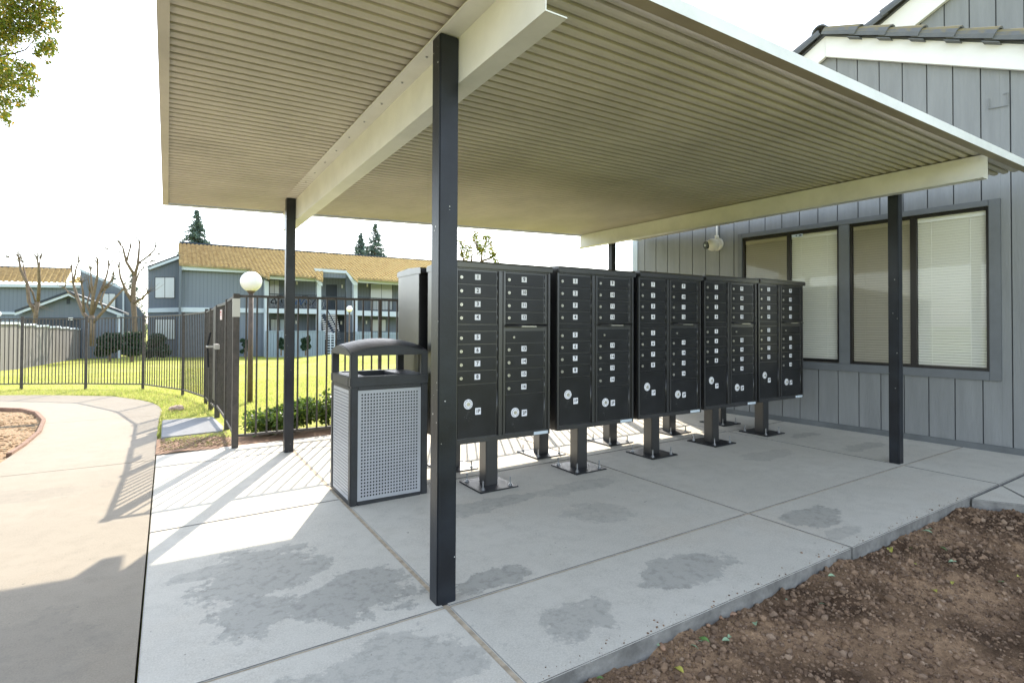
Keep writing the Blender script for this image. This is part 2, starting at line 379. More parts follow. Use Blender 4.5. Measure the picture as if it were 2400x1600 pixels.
def tri_sheet(name, poly, hole, fz, m, skirt=.12, step=.35):
    """sheet with exact outline: constrained fill, then the height function"""
    from mathutils.geometry import delaunay_2d_cdt
    vs = []; es = []
    def ring(P):
        k = len(vs); n = len(P)
        dense = []
        for i in range(n):
            a = P[i]; b = P[(i+1) % n]; q = max(1, int((Vector((b.x, b.y))-Vector((a.x, a.y))).length/step))
            for t in range(q): dense.append(Vector((a.x+(b.x-a.x)*t/q, a.y+(b.y-a.y)*t/q)))
        vs.extend(dense); es.extend([(k+i, k+(i+1) % len(dense)) for i in range(len(dense))]); return k, len(dense)
    rings = [ring(poly)]
    if hole: rings.append(ring(hole))
    x0 = min(p.x for p in poly); x1 = max(p.x for p in poly); y0 = min(p.y for p in poly); y1 = max(p.y for p in poly)
    for x in np.arange(x0, x1, step*1.4):
        for y in np.arange(y0, y1, step*1.4):
            if inside(x, y, poly) and not (hole and inside(x, y, hole)): vs.append(Vector((x+random.uniform(-.05, .05), y)))
    o = delaunay_2d_cdt(vs, es, [], 0, 1e-6)
    V = o[0]; Fc = []
    for f in o[2]:
        cx = sum(V[i].x for i in f)/len(f); cy = sum(V[i].y for i in f)/len(f)
        if inside(cx, cy, poly) and not (hole and inside(cx, cy, hole)): Fc.append(tuple(f))
    v3 = [(p.x, p.y, fz(p.x, p.y)) for p in V]
    # skirt along boundary edges
    from collections import Counter
    cnt = Counter()
    for f in Fc:
        for i in range(len(f)): cnt[tuple(sorted((f[i], f[(i+1) % len(f)])))] += 1
    low = {}
    for (a, b), n in list(cnt.items()):
        if n == 1:
            for q in (a, b):
                if q not in low: low[q] = len(v3); v3.append((v3[q][0], v3[q][1], v3[q][2]-skirt))
            Fc.append((a, b, low[b], low[a]))
    me = bpy.data.meshes.new(name); me.from_pydata(v3, [], Fc); me.update()
    ob = link(name, me, m)
    bm = bmesh.new(); bm.from_mesh(me); bmesh.ops.recalc_face_normals(bm, faces=bm.faces); bm.to_mesh(me); bm.free()
    return ob
# the walk is poured in bays; the cross joints are real gaps
def clip_y(poly, lo, hi):
    def cl(P, f, inter):
        out = []
        for i in range(len(P)):
            a, b = P[i], P[(i+1) % len(P)]
            if f(a): out.append(a)
            if f(a) != f(b): out.append(inter(a, b))
        return out
    it = lambda yy: (lambda a, b: Vector((a.x+(b.x-a.x)*(yy-a.y)/(b.y-a.y), yy, 0)))
    return cl(cl(poly, lambda p: p.y >= lo, it(lo)), lambda p: p.y <= hi, it(hi))
for lo, hi in ((-3, 1.3), (1.31, 5.70), (5.712, 8.86), (8.868, 20)):
    pl = clip_y(walk_poly, lo, hi); hb = clip_y(bed, lo, hi)
    if len(hb) > 2:   # carve the bed out of the bay: walk the bay polygon around it by testing faces
        full = bed
    else: full = None
    struct(tri_sheet('walkway', pl, None if not full else clip_y(bed, lo+.0005, hi-.0005), walk_z, walkmat))
# planting bed: brown curb lip and bark mulch
mulch = mat('bark_mulch', (.17, .10, .048), .95, col2=(.38, .25, .13), scale=30, bump=1., bscale=45)
struct(tri_sheet('mulch_bed', [Vector((p.x, p.y, 0)) for p in bed], None, lambda x, y: ground_z(x, y)-.035+.02*noise.noise(Vector((x*3, y*3, 0))), mulch, .03, .12))
mb = MB()
bl = [Vector((p.x, p.y)) for p in bed]
for i in range(0, 8):
    a, b = bl[i], bl[i+1]
    mb.prism([(a.x, a.y, ground_z(a.x, a.y)-.06), (b.x, b.y, ground_z(b.x, b.y)-.06), (b.x, b.y, ground_z(b.x, b.y)+.013), (a.x, a.y, ground_z(a.x, a.y)+.013)], (-.035*(1 if i > 1 else .6), -.03, 0))
struct(mb.build('bed_curb', M['curb']))

# patio slab panels with open joints
slabmat = concrete('patio_concrete', (.465, .442, .375), (.55, .525, .455), (.315, .308, .272),
    [(.40, 2.85, .30, .30, .6), (.72, 2.42, .30, .24, .68), (.30, 2.5, .16, .2, .6), (.22, 3.0, .2, .1, .45),
     (.6, 1.8, .42, .22, .45), (1.38, 1.74, .20, .12, .5), (2.15, 1.80, .34, .14, .6), (3.3, 1.86, .26, .13, .6), (3.2, 1.62, .2, .06, .35),
     (1.30, 2.22, .22, .09, .7), (1.75, 3.12, .42, .12, .45), (2.3, 2.6, .2, .2, .3), (2.5, 3.1, .4, .1, .3), (4.5, 2.9, .3, .12, .25), (5.5, 2.6, .3, .1, .4), (5.55, 3.2, .2, .08, .45)])
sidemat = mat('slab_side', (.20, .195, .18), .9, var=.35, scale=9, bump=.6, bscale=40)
XJ = [(-.073, .992, 1.002), (1.012, 3.030, 3.03), (3.042, 5.062, 5.062), (5.072, 6.5, 6.5)]
YJ = [1.495, 2.10, 3.755, 5.42, 5.95]
for i, (x0, x1, _) in enumerate(XJ):
    for j in range(4):
        y0, y1 = YJ[j]+.006, YJ[j+1]-.006
        if j == 0: y0 = 1.495
        skew = lambda x: 0
        a0, a1 = x0, x1
        xa = [x0, x1, x1, x0]
        if i == 3: xa = [x0, 6.42-.082*(y0-1.5)+.02, 6.42-.082*(y1-1.5)+.02, x0]
        ya = [y0, y0, y1, y1]
        dy = [.06*(1-min(1, x))*(0 if j == 0 else 1)*0 for x in xa]
        b_ = MB(); lo = [(xa[k], ya[k], slab_z(xa[k])-.12) for k in range(4)]; hi = [(xa[k], ya[k], slab_z(xa[k])+.0) for k in range(4)]
        b_.quadprism(lo, hi, 0)
        so_ = struct(b_.build('patio_slab', [slabmat, sidemat], bevel=.004, seg=2))
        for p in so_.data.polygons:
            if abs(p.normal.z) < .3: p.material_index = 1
b_ = MB(); b_.prism([(-.07, 1.52, slab_z(-.07)-.0045), (6.3, 1.52, slab_z(6.3)-.0045), (5.95, 5.93, slab_z(5.95)-.0045), (-.07, 5.93, slab_z(-.07)-.0045)], (0, 0, -.05))
struct(b_.build('joint_filler', M['joint']))
# path beyond the soil bed on the right
for q in ([(4.55, 1.485), (4.70, 1.24), (4.86, 1.295), (5.085, 1.485)], [(5.095, 1.485), (4.868, 1.288), (4.71, 1.225), (5.3, .3), (9.5, .3), (9.5, 1.485)]):
    b_ = MB(); b_.quadprism([(x, y, slab_z(x)-.14) for x, y in q], [(x, y, slab_z(x)-.012) for x, y in q], 0); so_ = struct(b_.build('side_path', [slabmat, sidemat], bevel=.005))
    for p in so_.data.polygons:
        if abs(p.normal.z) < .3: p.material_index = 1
# little pad at the gate
q = gpt([(380, 983.6), (500, 975.6), (523.8, 997), (521, 1008.7), (377.5, 1025)], .012)
b_ = MB(); b_.quadprism([(p.x, p.y, p.z-.1) for p in q], [(p.x, p.y, p.z) for p in q], 0)
struct(b_.build('gate_pad', concrete('gate_pad_concrete', (.20, .205, .205), (.25, .255, .255), (.16, .165, .165), []), bevel=.01))
# bare earth between pad and slab, under the fence and the shrubs
earth = mat('bare_dry_earth', (.17, .10, .06), .95, col2=(.33, .20, .12), scale=14, bump=.9, bscale=60)
struct(grid_mesh('bare_earth', sp(-.08, 6.2, .1), sp(5.9, 7.1, .1), lambda x, y: ground_z(x, y)-(.012 if x > .5 else .004)+.012*noise.noise(Vector((x*5, y*5, 1))), earth, keep=lambda x, y: y < 6.95 and (x > .5 or y < 6.72)))

# soil bed in the foreground
def soil_z(x, y):
    v = Vector((x, y, 0))
    base = slab_z(x)-.068-.02*(1.5-y)
    return base+.035*noise.noise(v*1.7)+.026*noise.noise(v*5)+.016*noise.noise(v*15)+.010*noise.noise(v*38)
soil = bpy.data.materials.new('garden_soil'); soil.use_nodes = True
def soil_material(m):
    nt = m.node_tree; b = nt.nodes['Principled BSDF']; L = nt.links.new; tc = node(nt, 'ShaderNodeTexCoord')
    n = node(nt, 'ShaderNodeTexNoise'); n.inputs['Scale'].default_value = 2.2; n.inputs['Detail'].default_value = 5; L(tc.outputs['Object'], n.inputs[0])
    r = node(nt, 'ShaderNodeValToRGB'); r.color_ramp.elements[0].position = .38; r.color_ramp.elements[1].position = .6
    r.color_ramp.elements[0].color = (.095, .060, .037, 1); r.color_ramp.elements[1].color = (.35, .235, .145, 1); L(n.outputs[0], r.inputs[0])
    n2 = node(nt, 'ShaderNodeTexNoise'); n2.inputs['Scale'].default_value = 70; n2.inputs['Detail'].default_value = 8; n2.inputs['Roughness'].default_value = .8; L(tc.outputs['Object'], n2.inputs[0])
    r2 = node(nt, 'ShaderNodeValToRGB'); r2.color_ramp.elements[0].position = .3; r2.color_ramp.elements[1].position = .7
    r2.color_ramp.elements[0].color = (.5, .48, .45, 1); r2.color_ramp.elements[1].color = (1.6, 1.55, 1.5, 1); L(n2.outputs[0], r2.inputs[0])
    mx = node(nt, 'ShaderNodeMix', data_type='RGBA', blend_type='MULTIPLY'); mx.inputs[0].default_value = 1; L(r.outputs[0], mx.inputs[6]); L(r2.outputs[0], mx.inputs[7])
    L(mx.outputs[2], b.inputs['Base Color']); b.inputs['Roughness'].default_value = .95; b.inputs['Specular IOR Level'].default_value = .2
    bp = node(nt, 'ShaderNodeBump'); bp.inputs['Strength'].default_value = 1; bp.inputs['Distance'].default_value = .012
    L(n2.outputs[0], bp.inputs['Height']); L(bp.outputs[0], b.inputs['Normal'])
soil_material(soil)
struct(grid_mesh('soil_bed', sp(-.3, 4.8, .02), sp(-.2, 1.5, .02), soil_z, soil, keep=lambda x, y: True))
# clods and pebbles
def blob(n=0):
    bm = bmesh.new(); bmesh.ops.create_icosphere(bm, subdivisions=1, radius=1); v = np.array([p.co[:] for p in bm.verts]); f = [[q.index for q in p.verts] for p in bm.faces]; bm.free(); return v, np.array(f)
bv, bf = blob()
def scatter_blobs(name, pts, sizes, mats, squash=(.6, 1)):
    N = len(pts); V = []; Fs = []
    for i in range(N):
        s = sizes[i]; v = bv*(1+rng.normal(0, .16, bv.shape))*[s*rng.uniform(.7, 1.3), s*rng.uniform(.7, 1.3), s*rng.uniform(*squash)]
        a = rng.uniform(0, 6.28); c_, s_ = math.cos(a), math.sin(a); v = v@np.array([[c_, -s_, 0], [s_, c_, 0], [0, 0, 1]])
        V.append(v+pts[i]); Fs.append(bf+i*len(bv))
    V = np.concatenate(V); Fs = np.concatenate(Fs)
    me = bpy.data.meshes.new(name); me.from_pydata(V.tolist(), [], Fs.tolist()); me.update()
    return link(name, me, mats)
clodm = leafmat('clod_colours', [(.085, .052, .032), (.19, .12, .072), (.26, .17, .105), (.14, .088, .053), (.30, .21, .14)], 0.0, .95)
pts = []; sz = []
for i in range(16000):
    x = rng.uniform(.9, 4.75); y = 1.49-abs(rng.normal(0, .55)) if i % 3 else rng.uniform(-.1, 1.49)
    if y > 1.485 or y < -.15: continue
    if x > 4.45 and y < 1.3-(x-4.45)*1.2+.1 and x > 4.6: pass
    s = min(.022, .0022+rng.exponential(.0027)); pts.append((x, y, soil_z(x, y)+s*.3)); sz.append(s)
for i in range(210):
    x = rng.uniform(.9, 4.6); y = 1.46-abs(rng.normal(0, .45)); s = rng.uniform(.009, .019)
    if y > .0: pts.append((x, y, soil_z(x, y)+s*.25)); sz.append(s)
for i in range(240):
    x = rng.uniform(1, 4.5)+rng.normal(0, .2); y = 1.5+abs(rng.normal(0, .03)); s = .0008+rng.exponential(.0011); pts.append((x, y, slab_z(x)+s*.3)); sz.append(min(s, .006))
struct(scatter_blobs('soil_clods', pts, sz, clodm), 'stuff')
# fallen leaves and seed pods on the soil: placed where the photograph shows them
def leaf_mesh(L_, W_):
    n = 7; v = []; f = []
    for i in range(n):
        t = i/(n-1); w = W_*math.sin(math.pi*min(1, t*.95+.03))**.8; z = .12*L_*math.sin(math.pi*t)
        v += [(-w, t*L_, z+w*.35), (0, t*L_, z), (w, t*L_, z+w*.35)]
    for i in range(n-1):
        for k in (0, 1): a = i*3+k; f.append((a, a+1, a+4, a+3))
    me = bpy.data.meshes.new('leaf'); me.from_pydata(v, [], f); me.update(); return me
lg = mat('green_leaf', (.10, .19, .05), .45, var=.3, scale=40); ly = mat('yellow_leaf', (.38, .36, .07), .5, var=.2, scale=40); lp = mat('pale_green_leaf', (.25, .36, .22), .45, var=.2, scale=40)
leafspots = [(1580, 1568, ly, .045), (1310, 1594, lp, .03), (1398, 1594, lg, .025), (1528, 1512, lp, .035), (1638, 1498, lg, .045), (1636, 1506, lp, .025), (1617, 1515, lp, .03), (1693, 1505, lp, .04), (1706, 1498, lp, .028),
             (1770, 1462, lp, .04), (1757, 1400, lp, .03), (1775, 1403, lg, .03), (1845, 1407, lp, .02), (1872, 1366, lg, .03), (1958, 1354, lp, .035), (1935, 1420, lp, .03), (2090, 1298, ly, .055), (2160, 1247, lp, .05), (2190, 1245, lp, .03), (2220, 1294, lg, .04), (2223, 1320, lp, .035), (2185, 1386, ly, .04), (2232, 1373, ly, .03), (2340, 1366, lg, .035), (2390, 1355, ly, .03), (1370, 1410, lp, .02), (2144, 1322, ly, .02), (1975, 1306, lg, .03), (2130, 1288, lg, .02)]
def on_soil(px, py):
    r = ray(px, py); t = 1.
    while t < 12:
        p = r*t
        if p[2]+H < soil_z(p[0], p[1]): break
        t += .003
    return Vector((p[0], p[1], p[2]+H))
for px, py, lm_, L_ in leafspots:
    p = on_soil(px, py); nm = {'green_leaf': 'dark green', 'yellow_leaf': 'yellow', 'pale_green_leaf': 'pale green'}[lm_.name]
    L_ *= 1.05; o = link('fallen_leaf', leaf_mesh(L_, L_*.26), lm_); o.location = p+Vector((0, 0, .008)); o.rotation_euler = (rng.uniform(-.3, .3), rng.uniform(-.4, .4), rng.uniform(0, 6.28))
    tag(o, f'small {nm} leaf lying on the brown soil in front of the slab', 'leaf', f'{nm} leaves fallen on the soil')
podm = mat('tan_seed_pod', (.30, .18, .11), .6, var=.3, scale=60)
for k, (px, py, s, el) in enumerate([(1685, 1430, .022, 2.1), (1688, 1448, .018, 1.6), (1712, 1442, .026, 2.), (1659, 1453, .02, 1.4), (1553, 1520, .024, 1.9), (1661, 1468, .018, 1.3)]):
    p = on_soil(px, py); v = bv*np.array([s*.45*el/1.5, s*.42, s*.36])
    bm = bmesh.new(); bmesh.ops.create_icosphere(bm, subdivisions=3, radius=1)
    for q in bm.verts:
        q.co.x *= s*el*.45*(1-.15*q.co.x); q.co.y *= s*.45; q.co.z *= s*.4
    me = bpy.data.meshes.new('pod'); bm.to_mesh(me); bm.free()
    o = link('seed_pod', me, podm, smooth=True); o.location = p+Vector((0, 0, s*.3)); o.rotation_euler = (0, .2, k*1.1)
    tag(o, 'tan almond shaped pod lying on the soil against the slab edge', 'seed pod', 'seed pods on the soil by the slab')
bm = bmesh.new(); bmesh.ops.create_icosphere(bm, subdivisions=3, radius=1)
for q in bm.verts: q.co = Vector((q.co.x*.024, q.co.y*.021, q.co.z*.019))
me = bpy.data.meshes.new('plum'); bm.to_mesh(me); bm.free()
o = link('dark_fruit', me, mat('dark_red_fruit', (.06, .012, .015), .3), smooth=True); o.location = on_soil(1494, 1530)+Vector((0, 0, .012)); tag(o, 'dark red round fruit on the soil under the slab edge', 'fruit')

# ------------------------------------------------------------------ canopy
def roof_z(x, y): return 2.52912-.01313*x-.04064*y+.00604*x*y
YN, YFAR = 1.50, lambda x: 6.0-.035*x
can = thing('mailbox_canopy', 'flat ivory corrugated metal canopy on four black posts over the mailboxes', 'canopy', (0, 0, 0))
p_ = .0686; ns = 12
def PROF(t):      # shallow rounded pan, then a narrow deep standing seam
    if t < .70: return .010*(1-math.sin(math.pi*(.12+.76*t/.70)))
    return .006+.046*math.sin(math.pi*(t-.70)/.30)**.6
yy = []; k = 0
y = 1.525
rows = []
while y < 6.02:
    for q in range(ns):
        t = q/ns; rows.append((y+t*p_, PROF(t)))
    y += p_
xs_ = [-.035, 1.0, 2.0, 3.0, 4.0, 5.0, 5.88]
v = []; f = []
for (y, dz) in rows:
    for x in xs_:
        ly_ = YFAR(x)-.02
        yc = 1.525+(y-1.525)*(ly_-1.525)/(6.02-1.525)
        v.append((x, yc, roof_z(x, yc)+dz))
n = len(xs_)
for j in range(len(rows)-1):
    for i in range(n-1): f.append((j*n+i, j*n+i+1, (j+1)*n+i+1, (j+1)*n+i))
me = bpy.data.meshes.new('roof_sheet'); me.from_pydata(v, [], f); me.update()
ro = link('roof_sheet', me, M['beige'], can)
def sweep(name, prof, A, B, m, parent, off=None):
    """closed outline prof (x,z) carried from A to B (y axis mostly)"""
    b_ = MB(); A = Vector(A); B = Vector(B)
    b_.quadprism([A+Vector((x, 0, z)) for x, z in prof], [B+Vector((x, 0, z)) for x, z in prof], 0)
    return b_.build(name, m, parent)
t_ = .005
def zprof(w, h, top_left=True):
    s = 1 if top_left else -1
    P = [(0, 0), (0, h-t_), (-w, h-t_), (-w, h), (t_, h), (t_, t_), (w, t_), (w, -.0), (w, 0)]
    P = [(0, 0), (0, h-t_), (-w, h-t_), (-w, h), (t_, h), (t_, t_), (w, t_), (w, 0)]
    return [(x*s, z) for x, z in P]
bm1 = sweep('beam', zprof(.093, .204), (1.069, 1.5, 2.238), (.986, 5.98, 2.122), M['beam'], can, None)
bm2 = sweep('beam', zprof(.090, .186, False), (5.072, 1.543, 2.254), (4.775, 5.86, 2.212), M['beam'], can)
# screws along the top flange of the near beam
for k in range(12):
    y = 2.35+k*.3; x = 1.069-.0185*(y-1.5)-.05; b_ = MB(); b_.cyl((x, y, 2.4358-.0259*(y-1.5)-.0045), .006, .004, n=8); b_.build('screw', M['zinc'], bm1)
def post(x0, x1, y0, y1, zt):
    b_ = MB(); zb = slab_z((x0+x1)/2)-.03; b_.box(x0, x1, y0, y1, zb, zt); return b_
specs = [(.967, 1.056, 2.124, 2.204, 2.418), (.916, .996, 5.362, 5.44, 2.335), (5.079, 5.155, 2.13, 2.208, 2.43), (4.832, 4.905, 5.29, 5.365, 2.40)]
pm = bpy.data.materials.new('worn_post_paint'); pm.use_nodes = True
def post_material(m):
    nt = m.node_tree; b = nt.nodes['Principled BSDF']; L = nt.links.new; tc = node(nt, 'ShaderNodeTexCoord')
    n = node(nt, 'ShaderNodeTexNoise'); n.inputs['Scale'].default_value = 6; n.inputs['Detail'].default_value = 8; L(tc.outputs['Object'], n.inputs[0])
    r = node(nt, 'ShaderNodeValToRGB'); r.color_ramp.elements[0].position = .3; r.color_ramp.elements[1].position = .75
    r.color_ramp.elements[0].color = (.006, .007, .010, 1); r.color_ramp.elements[1].color = (.018, .023, .031, 1); L(n.outputs[0], r.inputs[0])
    vo = node(nt, 'ShaderNodeTexVoronoi'); vo.inputs['Scale'].default_value = 62; L(tc.outputs['Object'], vo.inputs[0])
    sx = node(nt, 'ShaderNodeSeparateColor'); L(vo.outputs['Color'], sx.inputs[0])
    n3 = node(nt, 'ShaderNodeTexNoise'); n3.inputs['Scale'].default_value = 4; L(tc.outputs['Object'], n3.inputs[0])
    def mth(op, a, bb):
        x = node(nt, 'ShaderNodeMath', operation=op)
        for i, q in ((0, a), (1, bb)):
            if isinstance(q, (int, float)): x.inputs[i].default_value = q
            else: L(q, x.inputs[i])
        return x.outputs[0]
    rad = mth('MULTIPLY', sx.outputs[1], .26)
    sp_ = mth('MULTIPLY', mth('LESS_THAN', vo.outputs['Distance'], rad), mth('MULTIPLY', mth('GREATER_THAN', sx.outputs[0], .93), mth('GREATER_THAN', n3.outputs[0], .5)))
    mx = node(nt, 'ShaderNodeMix', data_type='RGBA'); L(sp_, mx.inputs[0]); L(r.outputs[0], mx.inputs[6]); mx.inputs[7].default_value = (.55, .55, .52, 1)
    L(mx.outputs[2], b.inputs['Base Color']); b.inputs['Roughness'].default_value = .36; b.inputs['Specular IOR Level'].default_value = .4
    bp = node(nt, 'ShaderNodeBump'); bp.inputs['Strength'].default_value = .15; bp.inputs['Distance'].default_value = .004; n4 = node(nt, 'ShaderNodeTexNoise'); n4.inputs['Scale'].default_value = 60; L(tc.outputs['Object'], n4.inputs[0]); L(n4.outputs[0], bp.inputs['Height']); L(bp.outputs[0], b.inputs['Normal'])
post_material(pm)
for s_ in specs: post(*s_).build('post', pm, can, bevel=.005)
# eave channels
def ev(name, A, B, prof, m):    # prof in (outward,z) with outward direction given per edge
    pass
def channel(pa, pb, out, h, w, lipmat, facemat):
    """C channel along pa-pb; out = outward unit vector; the face hangs from z+h to z, the flange runs inward by w"""
    pa = Vector(pa); pb = Vector(pb); o = Vector(out); t = .004
    q = lambda P, a, z: P+o*a+Vector((0, 0, z))
    b1 = MB(); b1.quadprism([q(pa, 0, 0), q(pa, 0, h), q(pa, -t, h), q(pa, -t, t), q(pa, -w, t), q(pa, -w, 0)], [q(pb, 0, 0), q(pb, 0, h), q(pb, -t, h), q(pb, -t, t), q(pb, -w, t), q(pb, -w, 0)], 0)
    return b1
zl = lambda x, y: roof_z(x, y)-.012
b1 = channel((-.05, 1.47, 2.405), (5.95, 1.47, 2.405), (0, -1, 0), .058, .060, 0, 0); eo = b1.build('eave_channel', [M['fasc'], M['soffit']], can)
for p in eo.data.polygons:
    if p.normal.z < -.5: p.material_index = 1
b1 = channel((-.05, 1.47, roof_z(0, 1.47)-.012), (-.05, 6.0, roof_z(0, 6)-.012), (-1, 0, 0), .075, .045, 0, 0); b1.build('eave_channel', M['beige'], can)
b1 = channel((-.05, 6.03, roof_z(0, 6)-.014), (5.88, YFAR(5.88)+.03, roof_z(5.88, 5.8)-.014), (0, 1, 0), .075, .035, 0, 0); b1.build('eave_channel', M['fasc'], can)

# ------------------------------------------------------------------ mailbox cabinets
def plate_text(s, w, h, size):
    mb = MB(); mb.box(-w/2, w/2, -.0012, 0, -h/2, h/2)
    v, f = text_verts(s, size)
    mb.cur = 1
    mb.add([(x, -.0018, z) for x, z, _ in v], f)
    return mb
CB0, CB1 = .37, 1.55     # cabinet body bottom and top above the plate
def cabinet(front=True):
    t = thing('mailbox_cabinet', '', 'mailbox', (0, 0, 0))
    b = MB(); b.box(-.387, .387, -.212, .228, CB0, CB1); body = b.build('cabinet_body', M['black'], t, bevel=.004)
    # hood with sloped shed top
    hb = MB(); pr = [(-.250, 1.545), (-.252, 1.580), (-.236, 1.592), (0, 1.602), (.232, 1.590), (.246, 1.578), (.244, 1.545)]
    hb.prism([(-.392, y, z) for y, z in pr], (.784, 0, 0)); hb.build('hood', M['black'], t, bevel=.003)
    pb = MB(); pb.box(-.05, .05, -.05, .05, .008, .372); pb.build('pedestal', M['black'], t, bevel=.004)
    pl = MB(); pl.box(-.155, .155, -.165, .165, -.002, .010); pl.build('base_plate', M['plate'], t, bevel=.002)
    for sx in (-1, 1):
        for sy in (-1, 1):
            q = MB(); q.cyl((sx*.112, sy*.122, .010), .0055, .062, n=8); q.cyl((sx*.112, sy*.122, .011), .0125, .013, n=6); q.cyl((sx*.112, sy*.122, .010), .017, .003, n=12)
            q.build('anchor_bolt', M['zinc'], t)
    if not front:
        sb = MB(); sb.box(-.37, .37, .2285, .232, CB0+.03, CB1-.03); sb.build('rear_panel', M['door'], t, bevel=.001); return t
    # front frame: outer border, centre stile
    fr = MB()
    for x0, x1, z0, z1 in ((-.387, -.368, CB0, CB1), (.370, .387, CB0, CB1), (-.367, .369, CB0, .402), (-.367, .369, 1.536, CB1), (-.052, -.034, .403, 1.535), (-.014, .004, .403, 1.535)):
        fr.box(x0, x1, -.226, -.2125, z0, z1)
    fr.build('door_frame', M['black'], t, bevel=.0015)
    fr = MB(); fr.box(-.033, -.015, -.217, -.2125, .403, 1.535); fr.build('centre_stile', M['black'], t)
    rows1 = [1.528, 1.436, 1.345, 1.255, 1.166]; rows1b = [1.120, 1.033, .943, .854, .764, .406]
    rows2 = [1.528, 1.436, 1.345, 1.255, 1.174]; rows2b = [1.124, 1.036, .947, .857, .768, .675, .406]
    def door(c, z1, z0, lab, lockxy, big=False, slot=False):
        x0, x1 = (-.365, -.070) if c == 0 else (.008, .330)
        d = MB(); d.box(x0, x1, -.2235, -.2130, z0+.003, z1-.003); o = d.build('parcel_door' if big else ('outgoing_mail_door' if slot else 'mail_door'), M['door'], t, bevel=.0015)
        # rolled hinge edge
        e = MB(); e.tube([(x1+.006, -.2255, z0+.004), (x1+.006, -.2255, z1-.004)], .0035, 8); e.build('hinge', M['black'], o, smooth=True)
        if lab:
            w = .050; mb = plate_text(lab, .043, .038 if not big else .045, .036 if len(lab) == 1 else .033)
            lo = mb.build('number_label', [M['label'], M['ink']], o)
            lo.location = ((-.218 if c == 0 else .158), -.2245, (z0+z1)/2+(.004 if not big else (.18-.163) if c == 0 else 0)) if not big else ((-.212 if c == 0 else .163), -.2245, .581 if c == 0 else .539)
        lx, lz = lockxy
        if big:
            l = MB(); l.cyl((lx, -.2235, lz), .033, -.003, 'y', 28); l.cur = 1
            for a in range(0, 360, 15):
                if a in (90, 270, 0): continue
                r_ = .0245; ca, sa = math.cos(R(a)), math.sin(R(a))
                l.box(lx+r_*ca-.0016, lx+r_*ca+.0016, -.2270, -.2264, lz+r_*sa-.0022, lz+r_*sa+.0022)
            l.build('lock_ring', [M['label'], M['ink']], o)
            l = MB(); l.cyl((lx, -.2266, lz), .0125, -.006, 'y', 18); l.build('lock', M['lock'], o)
            l = MB()
            for q in range(16):
                ax, az_ = lx+random.gauss(0, .014), lz-.048-abs(random.gauss(0, .03)); w2 = random.uniform(.001, .0028); l.box(ax, ax+w2*random.uniform(.8, 2.5), -.2239, -.2234, az_, az_+w2)
            l.build('scuff', M['scuff'], o)
        else:
            rr = .0105 if not slot else .008
            l = MB(); l.cyl((lx, -.2235, lz), rr, -.007, 'y', 16); l.build('lock', M['lock'], o)
            l = MB(); l.box(lx-.0012, lx+.0012, -.2312, -.2306, lz-.0045, lz+.0045); l.build('keyhole', M['ink'], o)
    for i in range(4):
        door(0, rows1[i], rows1[i+1], str(i+1), (-.342, (rows1[i]+rows1[i+1])/2-.002))
        door(1, rows2[i], rows2[i+1], str(i+9), (.031, (rows2[i]+rows2[i+1])/2-.002))
    for i in range(4): door(0, rows1b[i], rows1b[i+1], str(i+5), (-.342, (rows1b[i]+rows1b[i+1])/2-.002))
    door(1, rows2b[0], rows2b[1], None, (.072, 1.076), slot=True)
    for i in range(1, 5): door(1, rows2b[i], rows2b[i+1], str(i+12), (.031, (rows2b[i]+rows2b[i+1])/2-.002))
    door(0, rows1b[4], rows1b[5], '1P', (-.287, .633), big=True)
    door(1, rows2b[5], rows2b[6], '2P', (.085, .548), big=True)
    rl = MB(); rl.box(-.366, -.053, -.2235, -.2130, 1.123, 1.163); rl.build('cross_rail', M['door'], t, bevel=.0015)
    # outgoing mail lip
    hd = MB(); hd.prism([(.000, -.213, 1.168), (.000, -.252, 1.150), (.000, -.255, 1.156), (.000, -.228, 1.172), (.000, -.213, 1.172)], (.352, 0, 0)); ho = hd.build('mail_slot_lip', M['black'], t, bevel=.0015)
    hs = MB(); hs.box(.118, .245, -.257, -.2553, 1.1495, 1.1565); hs.build('grip_strip', M['lock'], ho)
    st = MB(); st.box(.244, .368, -.2145+.0, -.213, .372, .396); st = MB(); st.box(.244, .368, -.2275, -.2263, .3745, .396); st.build('sticker', M['sticker'], t)
    # scuffs under the parcel locks
    return t
cab = cabinet(True)
cxs = [1.995, 2.835, 3.668, 4.493, 5.311]; cys = [3.495, 3.495, 3.498, 3.504, 3.512]
names = ['nearest black mailbox cabinet, front row, next to the trash can and the near post',
         'second black mailbox cabinet from the near post in the front row',
         'middle black mailbox cabinet of the five in the front row',
         'fourth black mailbox cabinet of the front row, second from the windows',
         'farthest black mailbox cabinet, front row, standing before the windows']
for i in range(5):
    o = cab if i == 0 else copy_tree(cab)
    o.location = (cxs[i], cys[i], slab_z(cxs[i])-.0); o['label'] = names[i]; o['group'] = 'black mailbox cabinets on pedestals under the canopy'
bcab = cabinet(False)
bxs = [1.985, 2.856, 3.70, 4.555, 5.41]; bys = [4.075, 4.055, 4.075, 4.09, 4.10]
bn = ['back row mailbox cabinet at the left end, its bright side showing above the trash can',
      'back row mailbox cabinet whose pedestal shows between the first and second front pedestals',
      'back row mailbox cabinet whose pedestal shows between the second and third front pedestals',
      'back row mailbox cabinet whose pedestal shows between the third and fourth front pedestals',
      'back row mailbox cabinet whose pedestal shows just left of the last front pedestal']
for i in range(5):
    o = bcab if i == 0 else copy_tree(bcab)
    o.location = (bxs[i], bys[i], slab_z(bxs[i])); o.rotation_euler = (0, 0, 0 if True else math.pi); o['label'] = bn[i]; o['group'] = 'black mailbox cabinets on pedestals under the canopy'

